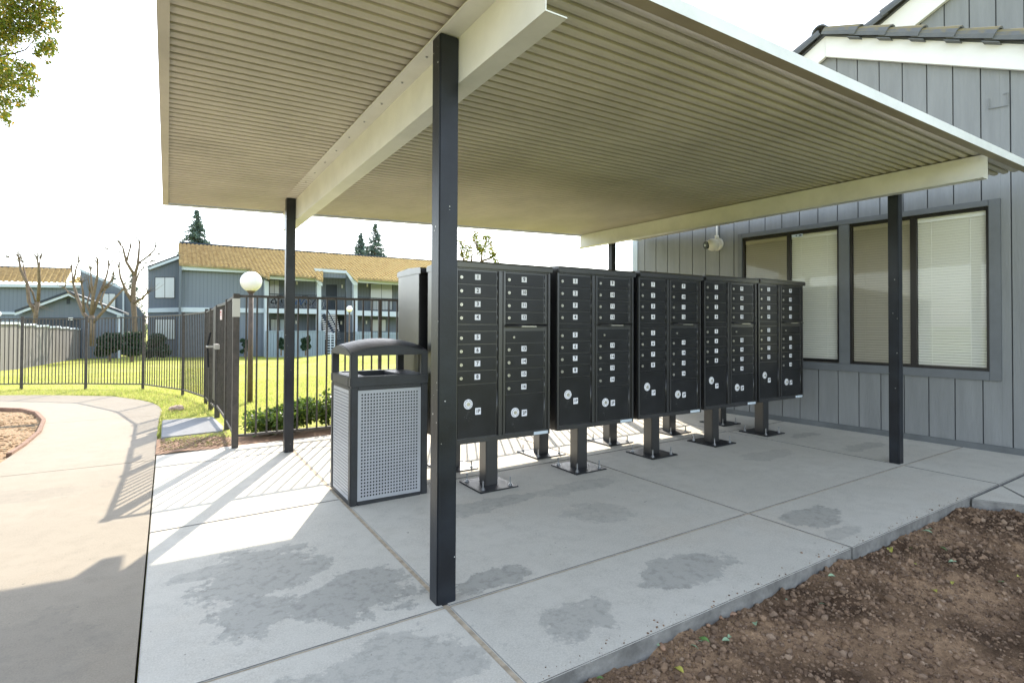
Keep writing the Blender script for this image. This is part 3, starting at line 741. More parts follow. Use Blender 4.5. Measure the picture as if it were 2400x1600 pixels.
# ------------------------------------------------------------------ trash can
tc_ = thing('trash_can', 'charcoal square trash can with grey perforated panels and arched hood', 'trash can', (1.271, 3.80, slab_z(1.2)))
hw, hd_ = .268, .25
b = MB()
for x0, x1, y0, y1 in ((-hw, -hw+.05, -hd_, -hd_+.05), (hw-.05, hw, -hd_, -hd_+.05), (-hw, -hw+.05, hd_-.05, hd_), (hw-.05, hw, hd_-.05, hd_)):
    b = MB(); b.box(x0, x1, y0, y1, .0, .765); b.build('corner_frame', M['plastic'], tc_, bevel=.006)
b = MB(); b.box(-hw+.03, hw-.03, -hd_+.022, hd_-.022, .004, .75); b.build('liner', M['dark'], tc_)
b = MB()
for z0, z1 in ((0, .026), (.742, .765)):
    for q in ((-hw+.051, hw-.051, -hd_+.002, -hd_+.02), (-hw+.051, hw-.051, hd_-.02, hd_-.002), (-hw+.002, -hw+.02, -hd_+.051, hd_-.051), (hw-.02, hw-.002, -hd_+.051, hd_-.051)):
        b = MB(); b.box(*q, z0, z1); b.build('rail', M['plastic'], tc_, bevel=.002)
def perf(W, Hh, nx, nz, mg):
    """sheet with real round holes, in the xz plane, origin bottom left"""
    mb = MB(); px_ = (W-2*mg)/nx; pz = (Hh-2*mg)/nz; r = min(px_, pz)*.31
    mb.add([(0, 0, 0), (W, 0, 0), (W, 0, mg), (0, 0, mg)], [(0, 1, 2, 3)]); mb.add([(0, 0, Hh-mg), (W, 0, Hh-mg), (W, 0, Hh), (0, 0, Hh)], [(0, 1, 2, 3)])
    mb.add([(0, 0, mg), (mg, 0, mg), (mg, 0, Hh-mg), (0, 0, Hh-mg)], [(0, 1, 2, 3)]); mb.add([(W-mg, 0, mg), (W, 0, mg), (W, 0, Hh-mg), (W-mg, 0, Hh-mg)], [(0, 1, 2, 3)])
    K = 8
    for i in range(nx):
        for j in range(nz):
            cx = mg+(i+.5)*px_; cz = mg+(j+.5)*pz; o_ = []; q_ = []
            for k in range(K):
                a = math.pi/4*k; ca, sa = math.cos(a), math.sin(a); m_ = max(abs(ca), abs(sa))
                o_.append((cx+px_/2*ca/m_, 0, cz+pz/2*sa/m_)); q_.append((cx+r*ca, 0, cz+r*sa))
            mb.add(o_+q_+[(x, .002, z) for x, y, z in q_], [(k, (k+1) % K, K+(k+1) % K, K+k) for k in range(K)]+[(K+k, K+(k+1) % K, 2*K+(k+1) % K, 2*K+k) for k in range(K)])
    return mb
for (rz, loc, W, nx) in ((0, (-.218, -hd_+.006, .026), .436, 20), (math.pi/2, (hw-.006, -.2, .026), .40, 18), (math.pi, (.218, hd_-.006, .026), .436, 20), (-math.pi/2, (-hw+.006, .2, .026), .40, 18)):
    o = perf(W, .716, nx, 32, .018).build('perforated_panel', M['perf'], tc_); o.location = loc; o.rotation_euler = (0, 0, rz)
b = MB()   # rim collar, open in the middle
for x0, x1, y0, y1 in ((-hw-.003, hw+.003, -hd_-.003, -hd_+.05), (-hw-.003, hw+.003, hd_-.05, hd_+.003), (-hw-.003, -hw+.06, -hd_+.0505, hd_-.0505), (hw-.06, hw+.003, -hd_+.0505, hd_-.0505)):
    b.box(x0, x1, y0, y1, .766, .832)
b.box(-hw+.06, -hw+.13, -hd_+.051, hd_-.051, .80, .826); b.box(hw-.17, hw-.06, -hd_+.051, hd_-.051, .80, .83)
b.build('rim', M['plastic'], tc_, bevel=.006)
b = MB()
for sx in (-1, 1):
    for sy in (-1, 1): b.box(min(sx*hw, sx*(hw-.048)), max(sx*hw, sx*(hw-.048)), min(sy*hd_, sy*(hd_-.042)), max(sy*hd_, sy*(hd_-.042)), .826, .985); b.build('hood_leg', M['plastic'], tc_, bevel=.005); b = MB()
n = 14; v = []; f = []
for j in range(n+1):
    for i in range(n+1):
        X = -1+2*i/n; Y = -1+2*j/n; v.append((X*(hw+.004), Y*(hd_+.004), .985+.045*(1-X*X)+.045*(1-Y*Y)))
for j in range(n+1):
    for i in range(n+1): X = -1+2*i/n; Y = -1+2*j/n; v.append((X*(hw+.004), Y*(hd_+.004), .968))
N = (n+1)**2
for j in range(n):
    for i in range(n): a = j*(n+1)+i; f.append((a, a+1, a+n+2, a+n+1)); f.append((N+a, N+a+n+1, N+a+n+2, N+a+1))
for i in range(n):
    for (a, b_) in ((i, i+1), (n*(n+1)+i, n*(n+1)+i+1), (i*(n+1), (i+1)*(n+1)), (i*(n+1)+n, (i+1)*(n+1)+n)): f.append((a, b_, N+b_, N+a))
hm = MB(); hm.add(v, f); hm.build('hood', M['plastic'], tc_, bevel=.006)

# ------------------------------------------------------------------ leasing office building on the right
W1 = Vector((6.289, 1.681, 0)); ang = R(94.71)
bld = thing('office_building', 'grey wood sided office with white gable trim, wide windows and dark roof tiles', 'building', W1, ang)
BI = Matrix.Rotation(-ang, 4, 'Z')@Matrix.Translation(-W1)
def onW(px, py, ly=0.):     # building local point on the plane local y = ly
    r = Vector(ray(px, py)); o = Vector((0, 0, H)); o_ = BI@o; d = (BI.to_3x3())@r; t = (ly-o_.y)/d.y; return o_+d*t
def gab(u): return 4.128+.467*0-(1.571-u)*.467 if u < 1.571 else 4.128-(u-1.571)*.55
BOT, TOPW = -.02, None
boards = MB(); gz = []
u = 4.348; edges = []
g0 = .0705
us = [g0+.2035*k for k in range(-33, 22)]
us = [-6.6]+[q for q in us if -6.5 < q < 4.3]+[4.348]
for a, b_ in zip(us[:-1], us[1:]):
    a2, b2 = a+.0045, b_-.0045
    def seg(a2, b2, z0, z1a, z1b):
        boards.prism([(a2, 0, z0), (b2, 0, z0), (b2, 0, z1b), (a2, 0, z1a)], (0, -.012, 0))
    mid = (a+b_)/2
    top = (gab(a2)+.06, gab(b2)+.06)
    if b2 < .14 or a2 > 2.66: seg(a2, b2, .10, *top)
    else:
        lo, hi = max(a2, .12), min(b2, 2.67)
        if a2 < .12: seg(a2, .14, .10, gab(a2)+.06, gab(.14)+.06)
        if b2 > 2.67: seg(2.655, b2, .10, gab(2.655)+.06, gab(b2)+.06)
        c0, c1 = max(a2, .14), min(b2, 2.655)
        if c1 > c0: seg(c0, c1, .10, .70, .70); seg(c0, c1, 2.31, gab(c0)+.06, gab(c1)+.06)
boards.build('siding', M['siding'], bld, bevel=.0012, seg=1)
bk = MB()
def backpoly(u0, u1, z0, z1=None, y=-.0125, th=-.10):
    pts_ = [(u0, y, z0), (u1, y, z0), (u1, y, z1 if z1 else gab(u1)+.05)]
    if not z1 and u0 < 1.571 < u1: pts_.append((1.571, y, gab(1.571)+.05))
    pts_.append((u0, y, z1 if z1 else gab(u0)+.05)); bk.prism(pts_, (0, th, 0))
backpoly(-6.6, .2, -.1); backpoly(2.6, 4.346, -.1); backpoly(.2, 2.6, -.1, .76); backpoly(.2, 2.6, 2.28)
bk.box(1.385, 1.47, -.1125, -.0125, .76, 2.28)
bk.build('wall', M['groove'], bld)
# returns and mass behind the wall
ms = MB(); ms.box(-6.6, 4.34, -8.3, -8.0, -.2, 2.9); ms.box(4.24, 4.345, -8.0, -.12, -.2, 2.75); ms.box(-6.6, -6.5, -8.0, -.12, -.2, 2.9)
ms.build('side_wall', M['siding'], bld)
b = MB(); b.box(4.27, 4.365, -.02, .012, .10, 2.8); b.box(4.349, 4.365, -.12, -.021, .10, 2.8); b.build('corner_trim', M['farwhite'], bld, bevel=.002)
b = MB(); b.box(-6.6, 4.36, -.0, .022, -.12, .118); b.build('skirt_board', M['skirt'], bld, bevel=.003)
# window surround
def window(u0, u1, z0, z1, um, uw, screen_left=True, sticker=False):
    w_ = MB(); t = .022
    for a, b_, c, d in ((u0, u0+t, z0, z1), (u1-t, u1, z0, z1), (u0+t, u1-t, z0, z0+t), (u0+t, u1-t, z1-t*1.2, z1), (um, um+uw, z0+t, z1-t*1.2)):
        w_.box(a+.0005, b_-.0005, -.05, .004, c, d)
    wo_ = w_.build('window', M['frame'], bld, bevel=.002)
    for (a, b_, right) in ((u0+t, um, True), (um+uw, u1-t, False)):
        g = MB(); yy_ = -.012 if right else -.022; g.add([(a, yy_, z0+t), (b_, yy_, z0+t), (b_, yy_, z1-t*1.2), (a, yy_, z1-t*1.2)], [(3, 2, 1, 0)])
        g.build('pane', GL if right else GLS, wo_)
        sl_ = MB(); nb = int((z1-z0-.05)/.0255)
        for k in range(nb):
            z = z0+.03+k*.0255; off = -.035
            sl_.add([(a+.004, off, z), (b_-.004, off, z), (b_-.004, off+.011, z+.0228), (a+.004, off+.011, z+.0228)], [(0, 1, 2, 3)])
        sl_.box(a+.004, b_-.004, -.056, -.024, z1-.075, z1-.03)
        for q in (.22, .78): sl_.box(a+(b_-a)*q-.002, a+(b_-a)*q+.002, -.0236, -.0232, z0+.03, z1-.07)
        sl_.build('blind', M['blind'], wo_)
    r_ = MB(); r_.box(u0+.01, u1-.01, -.16, -.115, z0-.05, z1+.05); r_.build('room_backing', M['room'], wo_)
    return wo_
def glass(name, tint, alpha, rough=.02):
    m = bpy.data.materials.new(name); m.use_nodes = True; nt = m.node_tree; L = nt.links.new; nt.nodes.remove(nt.nodes['Principled BSDF'])
    tr = node(nt, 'ShaderNodeBsdfTransparent'); tr.inputs[0].default_value = (*tint, 1); gl = node(nt, 'ShaderNodeBsdfGlossy'); gl.inputs['Roughness'].default_value = rough
    fr = node(nt, 'ShaderNodeFresnel'); fr.inputs[0].default_value = alpha; ms_ = node(nt, 'ShaderNodeMixShader'); L(fr.outputs[0], ms_.inputs[0]); L(tr.outputs[0], ms_.inputs[1]); L(gl.outputs[0], ms_.inputs[2])
    L(ms_.outputs[0], nt.nodes['Material Output'].inputs[0]); return m
GL = glass('window_glass', (.98, .99, .98), 1.5); GLS = glass('screened_glass', (.86, .84, .80), 1.5, .05)
wA = window(1.477, 2.597, .783, 2.255, 2.005, .041); wB = window(.222, 1.374, .773, 2.262, .774, .053)
b = MB(); b.box(1.86, 1.985, .0045, .0075, 2.195, 2.225); b.cur = 1
b.box(1.875, 1.905, .0077, .0082, 2.203, 2.217); b.box(1.925, 1.94, .0077, .0082, 2.203, 2.217); b.build('sticker', [M['sticker'], M['ink']], wA)
b = MB()
for a, b_, c, d in ((.14, .222, .69, 2.319), (2.597, 2.655, .69, 2.319), (.222, 2.597, .69, .773), (.222, 2.597, 2.262, 2.319), (1.374, 1.477, .773, 2.262)):
    b.box(a+.0005, b_-.0005, -.0115, .02, c+.0005, d-.0005)
b.build('window_trim', M['trim'], bld, bevel=.003)
# gable fascia
def rake(u0, z0, u1, z1, wv, y0, y1, m, nm, par, plumb=True):
    b = MB(); b.prism([(u0, y0, z0), (u1, y0, z1), (u1, y0, z1+wv), (u0, y0, z0+wv)], (0, y1-y0, 0)); return b.build(nm, m, par, bevel=.002)
zr0 = 4.128
rake(-6.6, zr0-(1.571+6.6)*.462, 1.59, zr0+.009, .225, .013, .055, M['white'], 'rake_fascia', bld)
rake(1.5915, zr0+.007, 4.62, zr0-(4.62-1.59)*.55, .225, .0135, .0545, M['white'], 'rake_fascia', bld)
# roof planes
b = MB(); ur = 1.60
b.prism([(ur, .05, 4.362), (-6.6, .05, 4.362-(ur+6.6)*.458), (-6.6, .05, 4.362-(ur+6.6)*.458+.03), (ur, .05, 4.392)], (0, -8.4, 0))
b.prism([(ur+.001, .05, 4.362), (ur+.001, .05, 4.392), (4.75, .05, 4.392-(4.75-ur)*.55), (4.75, .05, 4.362-(4.75-ur)*.55)], (0, -8.4, 0))
b.build('roof', M['tile'], bld)
def barrel(L_, r0, r1, th=.012, seg=9, arc=200):
    """half round cover tile along +x, narrow end to wide end"""
    b = MB(); n = seg
    ring = lambda x, r: [(x, r*math.cos(R(90-arc/2+arc*i/n)), r*math.sin(R(90-arc/2+arc*i/n))) for i in range(n+1)]
    A = ring(0, r0)+ring(L_, r1)+ring(0, r0-th)+ring(L_, r1-th); k = n+1; fs = []
    for i in range(n): fs += [(i, i+1, k+i+1, k+i), (2*k+i, 3*k+i, 3*k+i+1, 2*k+i+1), (i, 2*k+i, 2*k+i+1, i+1), (k+i, k+i+1, 3*k+i+1, 3*k+i)]
    fs += [(0, k, 3*k, 2*k), (n, 2*k+n, 3*k+n, k+n)]; b.add(A, fs); return b
sr = math.atan(.458); sL = math.atan(.55)
t0 = None
def put_tile(u, y, z, pitch, flip, r0=.075, r1=.088, L_=.37):
    global t0
    b = barrel(L_, r0, r1); o = b.build('rake_tile', M['tile'], bld, smooth=False)
    o.location = (u, y, z); o.rotation_euler = (0, pitch, math.pi if flip else 0); return o
pitch_t = .305
for k in range(14):     # right slope: tiles overlap downhill (towards -u)
    s_ = k*pitch_t; uu = ur-s_*math.cos(sr); zz = 4.385-s_*math.sin(sr)
    o = barrel(.37, .088, .110, .016).build('rake_tile', M['tile'], bld); o.location = (uu, .035, zz); o.rotation_euler = (0, 0, 0)
    o.rotation_euler = Matrix(((-math.cos(sr-.03), 0, math.sin(sr-.03)*-1), (0, -1, 0), (-math.sin(sr-.03), 0, math.cos(sr-.03)))).to_euler()
for k in range(7):
    s_ = k*pitch_t; uu = ur+.02+s_*math.cos(sL); zz = 4.385-s_*math.sin(sL)
    o = barrel(.37, .088, .110, .016).build('rake_tile', M['tile'], bld); o.location = (uu, .035, zz)
    o.rotation_euler = (0, sL-.03, 0)
o = barrel(.30, .09, .10, .016).build('ridge_cap', M['tile'], bld); o.location = (ur+.03, .10, 4.405); o.rotation_euler = (0, 0, -math.pi/2)
b = MB()
for k in range(1, 9):
    uu = .02+ur-k*pitch_t*math.cos(sr); zz = 4.352-k*pitch_t*math.sin(sr); b.prism([(uu, .02, zz), (uu-.12, .02, zz-.053), (uu-.12, .02, zz-.045), (uu, .02, zz+.008)], (0, .12, 0)); b.build('tile_underlap', M['tile'], bld); b = MB()
# upper gable set back
D2 = -1.6
P_ = lambda x, y, d=D2: onW(1860+x/4.356, y/4.356, d)
a = P_(1230, 265); c = P_(1560, 0); sl2 = (c.z-a.z)/(c.x-a.x)
fz = lambda u: a.z+sl2*(u-a.x)
b = MB(); uu0, uu1 = a.x+1.0, a.x-3.2
b.prism([(uu0, D2, fz(uu0)), (uu1, D2, fz(uu1)), (uu1, D2, fz(uu1)+.36), (uu0, D2, fz(uu0)+.36)], (0, -.05, 0)); b.build('rake_fascia', M['white'], bld)
b = MB()
gl_ = [P_(x, 150).x for x in (1278, 1515, 1772, 2045, 2340)]; st_ = (gl_[-1]-gl_[0])/4
ul = [gl_[0]+st_*k for k in range(-4, 14)]
for q0, q1 in zip(ul[:-1], ul[1:]):
    h0, h1 = q0-.006, q1+.006; b.prism([(h0, D2-.06, 2.9), (h1, D2-.06, 2.9), (h1, D2-.06, fz(h1)+.1), (h0, D2-.06, fz(h0)+.1)], (0, -.012, 0))
b.build('siding', M['siding'], bld)
b = MB(); b.prism([(uu0, D2-.073, 2.9), (uu1, D2-.073, 2.9), (uu1, D2-.073, fz(uu1)+.1), (uu0, D2-.073, fz(uu0)+.1)], (0, -.1, 0)); b.build('wall', M['groove'], bld)
an2 = math.atan(-sl2)
for k in range(12):
    u_ = uu0-.2-(k)*pitch_t*math.cos(an2)*1.0; z_ = fz(u_)+.40
    o = barrel(.37, .10, .125, .016).build('rake_tile', M['tile'], bld); o.location = (u_, D2-.02, z_); o.rotation_euler = (0, an2-.03, 0)
b = MB(); b.prism([(uu0, D2, fz(uu0)+.36), (uu1, D2, fz(uu1)+.36), (uu1, D2, fz(uu1)+.39), (uu0, D2, fz(uu0)+.39)], (0, -5, 0)); b.build('roof', M['tile'], bld)
# wire bracket on the gable siding
b = MB(); pts_ = [onW(2318, 232), onW(2318, 256), onW(2363, 248), onW(2363, 218), onW(2352, 222)]
b.tube([p+Vector((0, .012, 0)) for p in pts_], .004, 6); b.build('wire_bracket', M['siding'], bld)

# security camera and its conduit
cp = onW(1683, 573); wp = bld.matrix_basis@Vector((cp.x, 0, cp.z))
bpy.context.view_layer.update()
wp = Matrix.Translation(W1)@Matrix.Rotation(ang, 4, 'Z')@Vector((cp.x, 0, cp.z))
sc = thing('security_camera', 'white dome security camera with conduit mounted on the siding near the corner', 'camera', wp, ang); sc.scale = (1.35,)*3
b = MB(); b.tube([(0, .001, 0), (0, .03, 0)], .062, 20); b.build('mount_base', M['camw'], sc, bevel=.004)
bm = bmesh.new(); bmesh.ops.create_uvsphere(bm, u_segments=24, v_segments=14, radius=.058)
for q in bm.verts: q.co = Vector((q.co.x+.012, q.co.y*1.35+.075, q.co.z-.008))
me = bpy.data.meshes.new('dome'); bm.to_mesh(me); bm.free(); link('dome', me, M['camw'], sc, smooth=True)
dv = Vector((.35, 1, -.12)).normalized(); b = MB(); c0 = Vector((.012, .075, -.008))+dv*.05; b.tube([c0, c0+dv*.03], .036, 18); lo_ = b.build('lens_housing', M['lens'], sc)
b = MB(); b.tube([c0+dv*.03, c0+dv*.036], .013, 12); b.build('lens', M['glass'], lo_)
b = MB(); b.tube([(0, .02, .06), (0, .02, .085)], .02, 12); b.tube([(0, .02, .085), (.004, .015, .3)], .008, 8); b.build('conduit', M['camw'], sc)

# ------------------------------------------------------------------ near fence, gate, curved fence
def picket_panel(a, b, ztop, zbot, n, r=.0085, rail=.028, lift=0):
    m1 = MB(); a = Vector(a); b = Vector(b)
    m1.bar(a+Vector((0, 0, ztop)), b+Vector((0, 0, ztop)), rail, .022); m1.bar(a+Vector((0, 0, zbot)), b+Vector((0, 0, zbot)), rail, .022)
    for i in range(1, n+1):
        p = a+(b-a)*(i/(n+1)); m1.bar(p+Vector((0, 0, zbot)), p+Vector((0, 0, ztop)), r*2)
    return m1
nf = thing('picket_fence', 'dark metal picket fence beside the canopy, behind the trash can, with shrubs behind it', 'fence', (0, 0, 0))
pkx = [.644, .736, .831, .923, 1.012, 1.108, 1.203, 1.299, 1.389, 1.479, 1.574, 1.676, 1.77, 1.865, 2.068]
sp_x = .0945
pp = MB(); y_ = 5.85
pp.box(.585, 5.85, y_-.012, y_+.012, 1.428, 1.452); pp.box(.585, 5.85, y_-.012, y_+.012, .095, .118)
for k in range(56):
    x = .644+.0948*k
    if abs((x-1.967)) < .03 or x > 5.8 or abs(x-3.96) < .02: continue
    pp.box(x-.0075, x+.0075, y_-.0075, y_+.0075, .118, 1.428)
pp.build('picket_panel', M['fence'], nf)
for x, w2 in ((.556, .028), (1.967, .017), (3.96, .017)):
    b = MB(); b.box(x-w2, x+w2, y_-w2, y_+w2, -.12, 1.44 if w2 < .02 else 1.462); po = b.build('post', M['fencep'], nf, bevel=.003)
    if w2 > .02: b = MB(); b.box(x-.031, x+.031, y_-.031, y_+.031, 1.24, 1.415); b.build('sleeve', M['steel'], po, bevel=.002)
FP = [(.556, 5.85), (.575, 6.95), (.555, 8.05), (.53, 8.85), (.512, 9.70), (.238, 11.25), (-.396, 12.96), (-1.388, 14.0), (-2.49, 14.7), (-3.7, 15.2), (-5.0, 15.5)]
gzf = lambda x, y: ground_z(x, y)
# fixed panel next to the corner
def panel_between(i, j, n, ztop, parent, name='picket_panel'):
    (xa, ya), (xb, yb) = FP[i], FP[j]; za, zb = gzf(xa, ya), gzf(xb, yb)
    m1 = MB(); A = Vector((xa, ya, za)); B = Vector((xb, yb, zb)); zt = Vector((0, 0, ztop)); zb_ = Vector((0, 0, .11))
    m1.bar(A+zt, B+zt, .026, .022); m1.bar(A+zb_, B+zb_, .026, .022)
    for k in range(1, n+1):
        p = A+(B-A)*(k/(n+1)); m1.bar(p+zb_, p+zt, .015)
    return m1.build(name, M['fence'], parent)
panel_between(0, 1, 9, 1.44, nf)
b = MB(); b.box(.55, .60, 6.92, 6.975, -.1, 1.45); b.build('post', M['fencep'], nf, bevel=.003)
gt = thing('metal_gate', 'narrow dark picket gate with lever handle and a small notice, left of the canopy', 'gate', (.565, 6.98, 0))
g_ = MB(); g_.bar((0, 0, 1.40), (-.012, 1.02, 1.40), .03, .03); g_.bar((0, 0, .12), (-.012, 1.02, .12), .03, .03); g_.bar((0, 0, .12), (0, 0, 1.40), .03); g_.bar((-.012, 1.02, .12), (-.012, 1.02, 1.40), .03)
g_.build('gate_frame', M['fence'], gt)
g_ = MB()
for k in range(1, 9): g_.bar((-.012*k/9, 1.02*k/9, .12), (-.012*k/9, 1.02*k/9, 1.40), .012)
g_.build('gate_picket', M['fence'], gt)
g_ = MB(); g_.box(-.07, -.02, .60, .90, .86, .92); g_.bar((-.06, .88, .885), (-.14, .88, .885), .025); g_.bar((-.14, .78, .885), (-.14, 1.0, .885), .02); g_.build('handle', M['steel'], gt, bevel=.003)
g_ = MB(); g_.tube([(-.1, .98, 1.06), (-.13, .98, .9), (-.12, .98, .62)], .012, 8); g_.build('pull_strap', M['dark'], gt)
g_ = MB(); g_.box(-.03, -.022, .28, .47, 1.22, 1.34); g_.cur = 1; g_.box(-.0315, -.0302, .30, .45, 1.30, 1.32); g_.box(-.0315, -.0302, .30, .40, 1.27, 1.285); so_ = g_.build('notice', [M['mark'], mat('notice_red', (.55, .08, .06), .5)], gt)
cf = thing('curved_fence', 'long dark picket fence curving round the walk in front of the lawn', 'fence', (0, 0, 0))
for i in (2, 3):
    x, y = FP[i]; z = gzf(x, y); b = MB(); b.box(x-.03, x+.03, y-.03, y+.03, z-.1, 1.45+z+.0); b.build('post', M['fencep'], cf, bevel=.003)
b = MB(); b.bar((.54, 8.10, .12), (.528, 8.80, .12), .02); b = MB(); b.prism([(.548, 8.09, .15), (.534, 8.5, .15), (.534, 8.5, 1.40), (.548, 8.09, 1.40)], (-.006, 0, 0)); b.build('strike_panel', M['fencep'], cf)
panel_between(2, 3, 3, 1.42, cf); panel_between(3, 4, 8, 1.42, cf)
cnt = [14, 17, 17, 17, 17, 17]
for i, n_ in zip(range(4, 10), [13, 15, 17, 18, 16, 16]): panel_between(i, i+1, n_, 1.42, cf)
for i in range(4, 11):
    x, y = FP[i]; z = gzf(x, y); b = MB(); b.box(x-.024, x+.024, y-.024, y+.024, z-.1, 1.47+z); b.build('post', M['fence'], cf, bevel=.003)

# pinkish stone beside the walk
bm = bmesh.new(); bmesh.ops.create_icosphere(bm, subdivisions=4, radius=1)
for q in bm.verts:
    n_ = noise.noise(q.co*1.4)*.25+noise.noise(q.co*4)*.06; q.co = Vector((q.co.x*.10, q.co.y*.085, q.co.z*.05))*(1+n_)
me = bpy.data.meshes.new('rock'); bm.to_mesh(me); bm.free(); p = on_g(415, 962)
o = link('stone', me, M['rock'], smooth=True); o.location = (p.x, p.y, ground_z(p.x, p.y)+.03); o.rotation_euler = (0, 0, .5); tag(o, 'pinkish flat stone lying in the grass between walk and gate', 'stone')

# ------------------------------------------------------------------ foliage helpers
def leaf_cloud(name, centers, radii, count, size, m, parent=None, flat=0., drop=None, aspect=.5, droop=0.):
    centers = np.array(centers); radii = np.array(radii); K = len(centers)
    wts = radii.prod(1) if radii.ndim > 1 else radii**2; wts = wts/wts.sum(); idx = rng.choice(K, count, p=wts)
    d = rng.normal(size=(count, 3)); d /= np.linalg.norm(d, axis=1)[:, None]; rr = rng.uniform(0, 1, count)**.45
    rad = radii[idx] if radii.ndim > 1 else radii[idx][:, None]
    P = centers[idx]+d*rr[:, None]*rad
    if drop is not None: P = P[drop(P)]
    n = len(P); a = rng.normal(size=(n, 3)); a[:, 2] -= droop; a /= np.linalg.norm(a, axis=1)[:, None]; b_ = np.cross(a, rng.normal(size=(n, 3))); b_ /= np.linalg.norm(b_, axis=1)[:, None]
    s = size*rng.uniform(.6, 1.35, n)[:, None]
    V = np.stack([P-a*s, P-b_*s*aspect, P+a*s, P+b_*s*aspect], 1).reshape(-1, 3)
    Fs = np.arange(n*4).reshape(-1, 4)
    me = bpy.data.meshes.new(name); me.from_pydata(V.tolist(), [], Fs.tolist()); me.update()
    return link(name, me, m, parent)
def limb(mb, p, d, L_, r, depth, spread=.5, knob=0., tips=None, nseg=4, up=.15, kids=(2, 3)):
    pts_ = [Vector(p)]; d = Vector(d).normalized()
    for i in range(nseg):
        d = (d+Vector((random.gauss(0, .10), random.gauss(0, .10), random.gauss(up*.3, .06)))).normalized(); pts_.append(pts_[-1]+d*L_/nseg)
    mb.tube(pts_, [r*(1-.38*i/nseg) for i in range(nseg+1)], 7)
    e = pts_[-1]
    if depth == 0:
        if tips is not None: tips.append((e, d))
        if knob:
            mb.tube([e-d*knob, e, e+d*knob*1.2], [r*.6, knob, knob*.5], 7)
            for _ in range(4):
                q = (d+Vector((random.gauss(0, .5), random.gauss(0, .5), .6))).normalized(); mb.tube([e, e+q*random.uniform(.3, .8)], [.012, .004], 4)
        return
    for k in range(random.randint(*kids)):
        q = (d+Vector((random.gauss(0, spread), random.gauss(0, spread), up))).normalized()
        limb(mb, e, q, L_*random.uniform(.6, .85), r*.62, depth-1, spread, knob, tips, nseg, up, kids)

# shrubs along the fence
shr = leafmat('shrub_leaves', [(.035, .07, .012), (.07, .13, .02), (.16, .22, .03), (.05, .10, .018)], .35, .4)
wd = M['bark']
for k, (x, y, rx, h, lab) in enumerate([(.92, 6.4, .20, .20, 'low green shrub at the fence corner under the globe lamp'), (1.22, 6.45, .22, .30, 'green leafy shrub behind the fence right of the lamp pole'), (1.6, 6.5, .28, .42, 'tallest green leafy shrub behind the fence, left of the trash can'), (2.1, 6.5, .3, .42, 'green leafy shrub behind the fence, hidden mostly by the trash can')]):
    t = thing('leafy_shrub', lab, 'shrub', (x, y, ground_z(x, y)), 0, 'shrubs along the metal fence')
    cs = []; rd = []
    for q in range(12): cs.append((rng.uniform(-rx, rx), rng.uniform(-.2, .2), rng.uniform(.08, h*.85))); rd.append(rng.uniform(.09, .15))
    leaf_cloud('foliage', cs, rd, 1900, .024, shr, t, aspect=.55)
    b = MB()
    for q in range(5): b.tube([(0, 0, -.02), (rng.uniform(-.15, .15), rng.uniform(-.1, .1), h*.8)], [.008, .004], 5)
    b.build('stem', wd, t)
# grass blades beside walk and fence
gm = leafmat('grass_blades', [(.27, .35, .06), (.42, .46, .11), (.52, .48, .18), (.34, .40, .07), (.44, .37, .17)], .45, .6)
P = []
while len(P) < 60000:
    x = rng.uniform(-5, 4.5); y = rng.uniform(6.9, 19) if len(P) % 2 else rng.uniform(6.9, 13)
    if inside(x, y, walk_poly): continue
    if x > -.06 and y < 8.35 and x < .57: continue
    if x > .5 and y < 7.2: continue
    P.append((x, y, ground_z(x, y)))
P = np.array(P); n = len(P); a = rng.uniform(0, 6.28, n); hgt = rng.uniform(.02, .05, n); ln = rng.normal(0, .012, (n, 2)); wv = .0045
V = np.stack([P+np.stack([np.cos(a)*wv, np.sin(a)*wv, 0*a], 1), P-np.stack([np.cos(a)*wv, np.sin(a)*wv, 0*a], 1), P+np.stack([ln[:, 0], ln[:, 1], hgt], 1)], 1).reshape(-1, 3)
me = bpy.data.meshes.new('grass'); me.from_pydata(V.tolist(), [], np.arange(n*3).reshape(-1, 3).tolist()); me.update(); struct(link('grass_blades', me, gm), 'stuff')
# bark chips in the planting bed
pts = []; sz = []
while len(pts) < 3500:
    x = rng.uniform(-3.2, -1.1); y = rng.uniform(5.5, 10.6)
    if inside(x, y, bed): pts.append((x, y, ground_z(x, y)-.03)); sz.append(rng.uniform(.008, .02))
struct(scatter_blobs('bark_chips', pts, sz, leafmat('bark_chip_colours', [(.15, .085, .04), (.36, .24, .12), (.50, .38, .23), (.26, .15, .07)], 0, .9), (.3, .6)), 'stuff')
pts = [(rng.uniform(-.05, .56), rng.uniform(6.0, 6.9)) for _ in range(900)]
pts = [(x, y, ground_z(x, y)) for x, y in pts]
struct(scatter_blobs('earth_litter', pts, [rng.uniform(.004, .012) for _ in pts], leafmat('litter_colours', [(.12, .07, .04), (.30, .20, .12), (.25, .22, .06), (.40, .30, .2)], 0, .9), (.3, .7)), 'stuff')

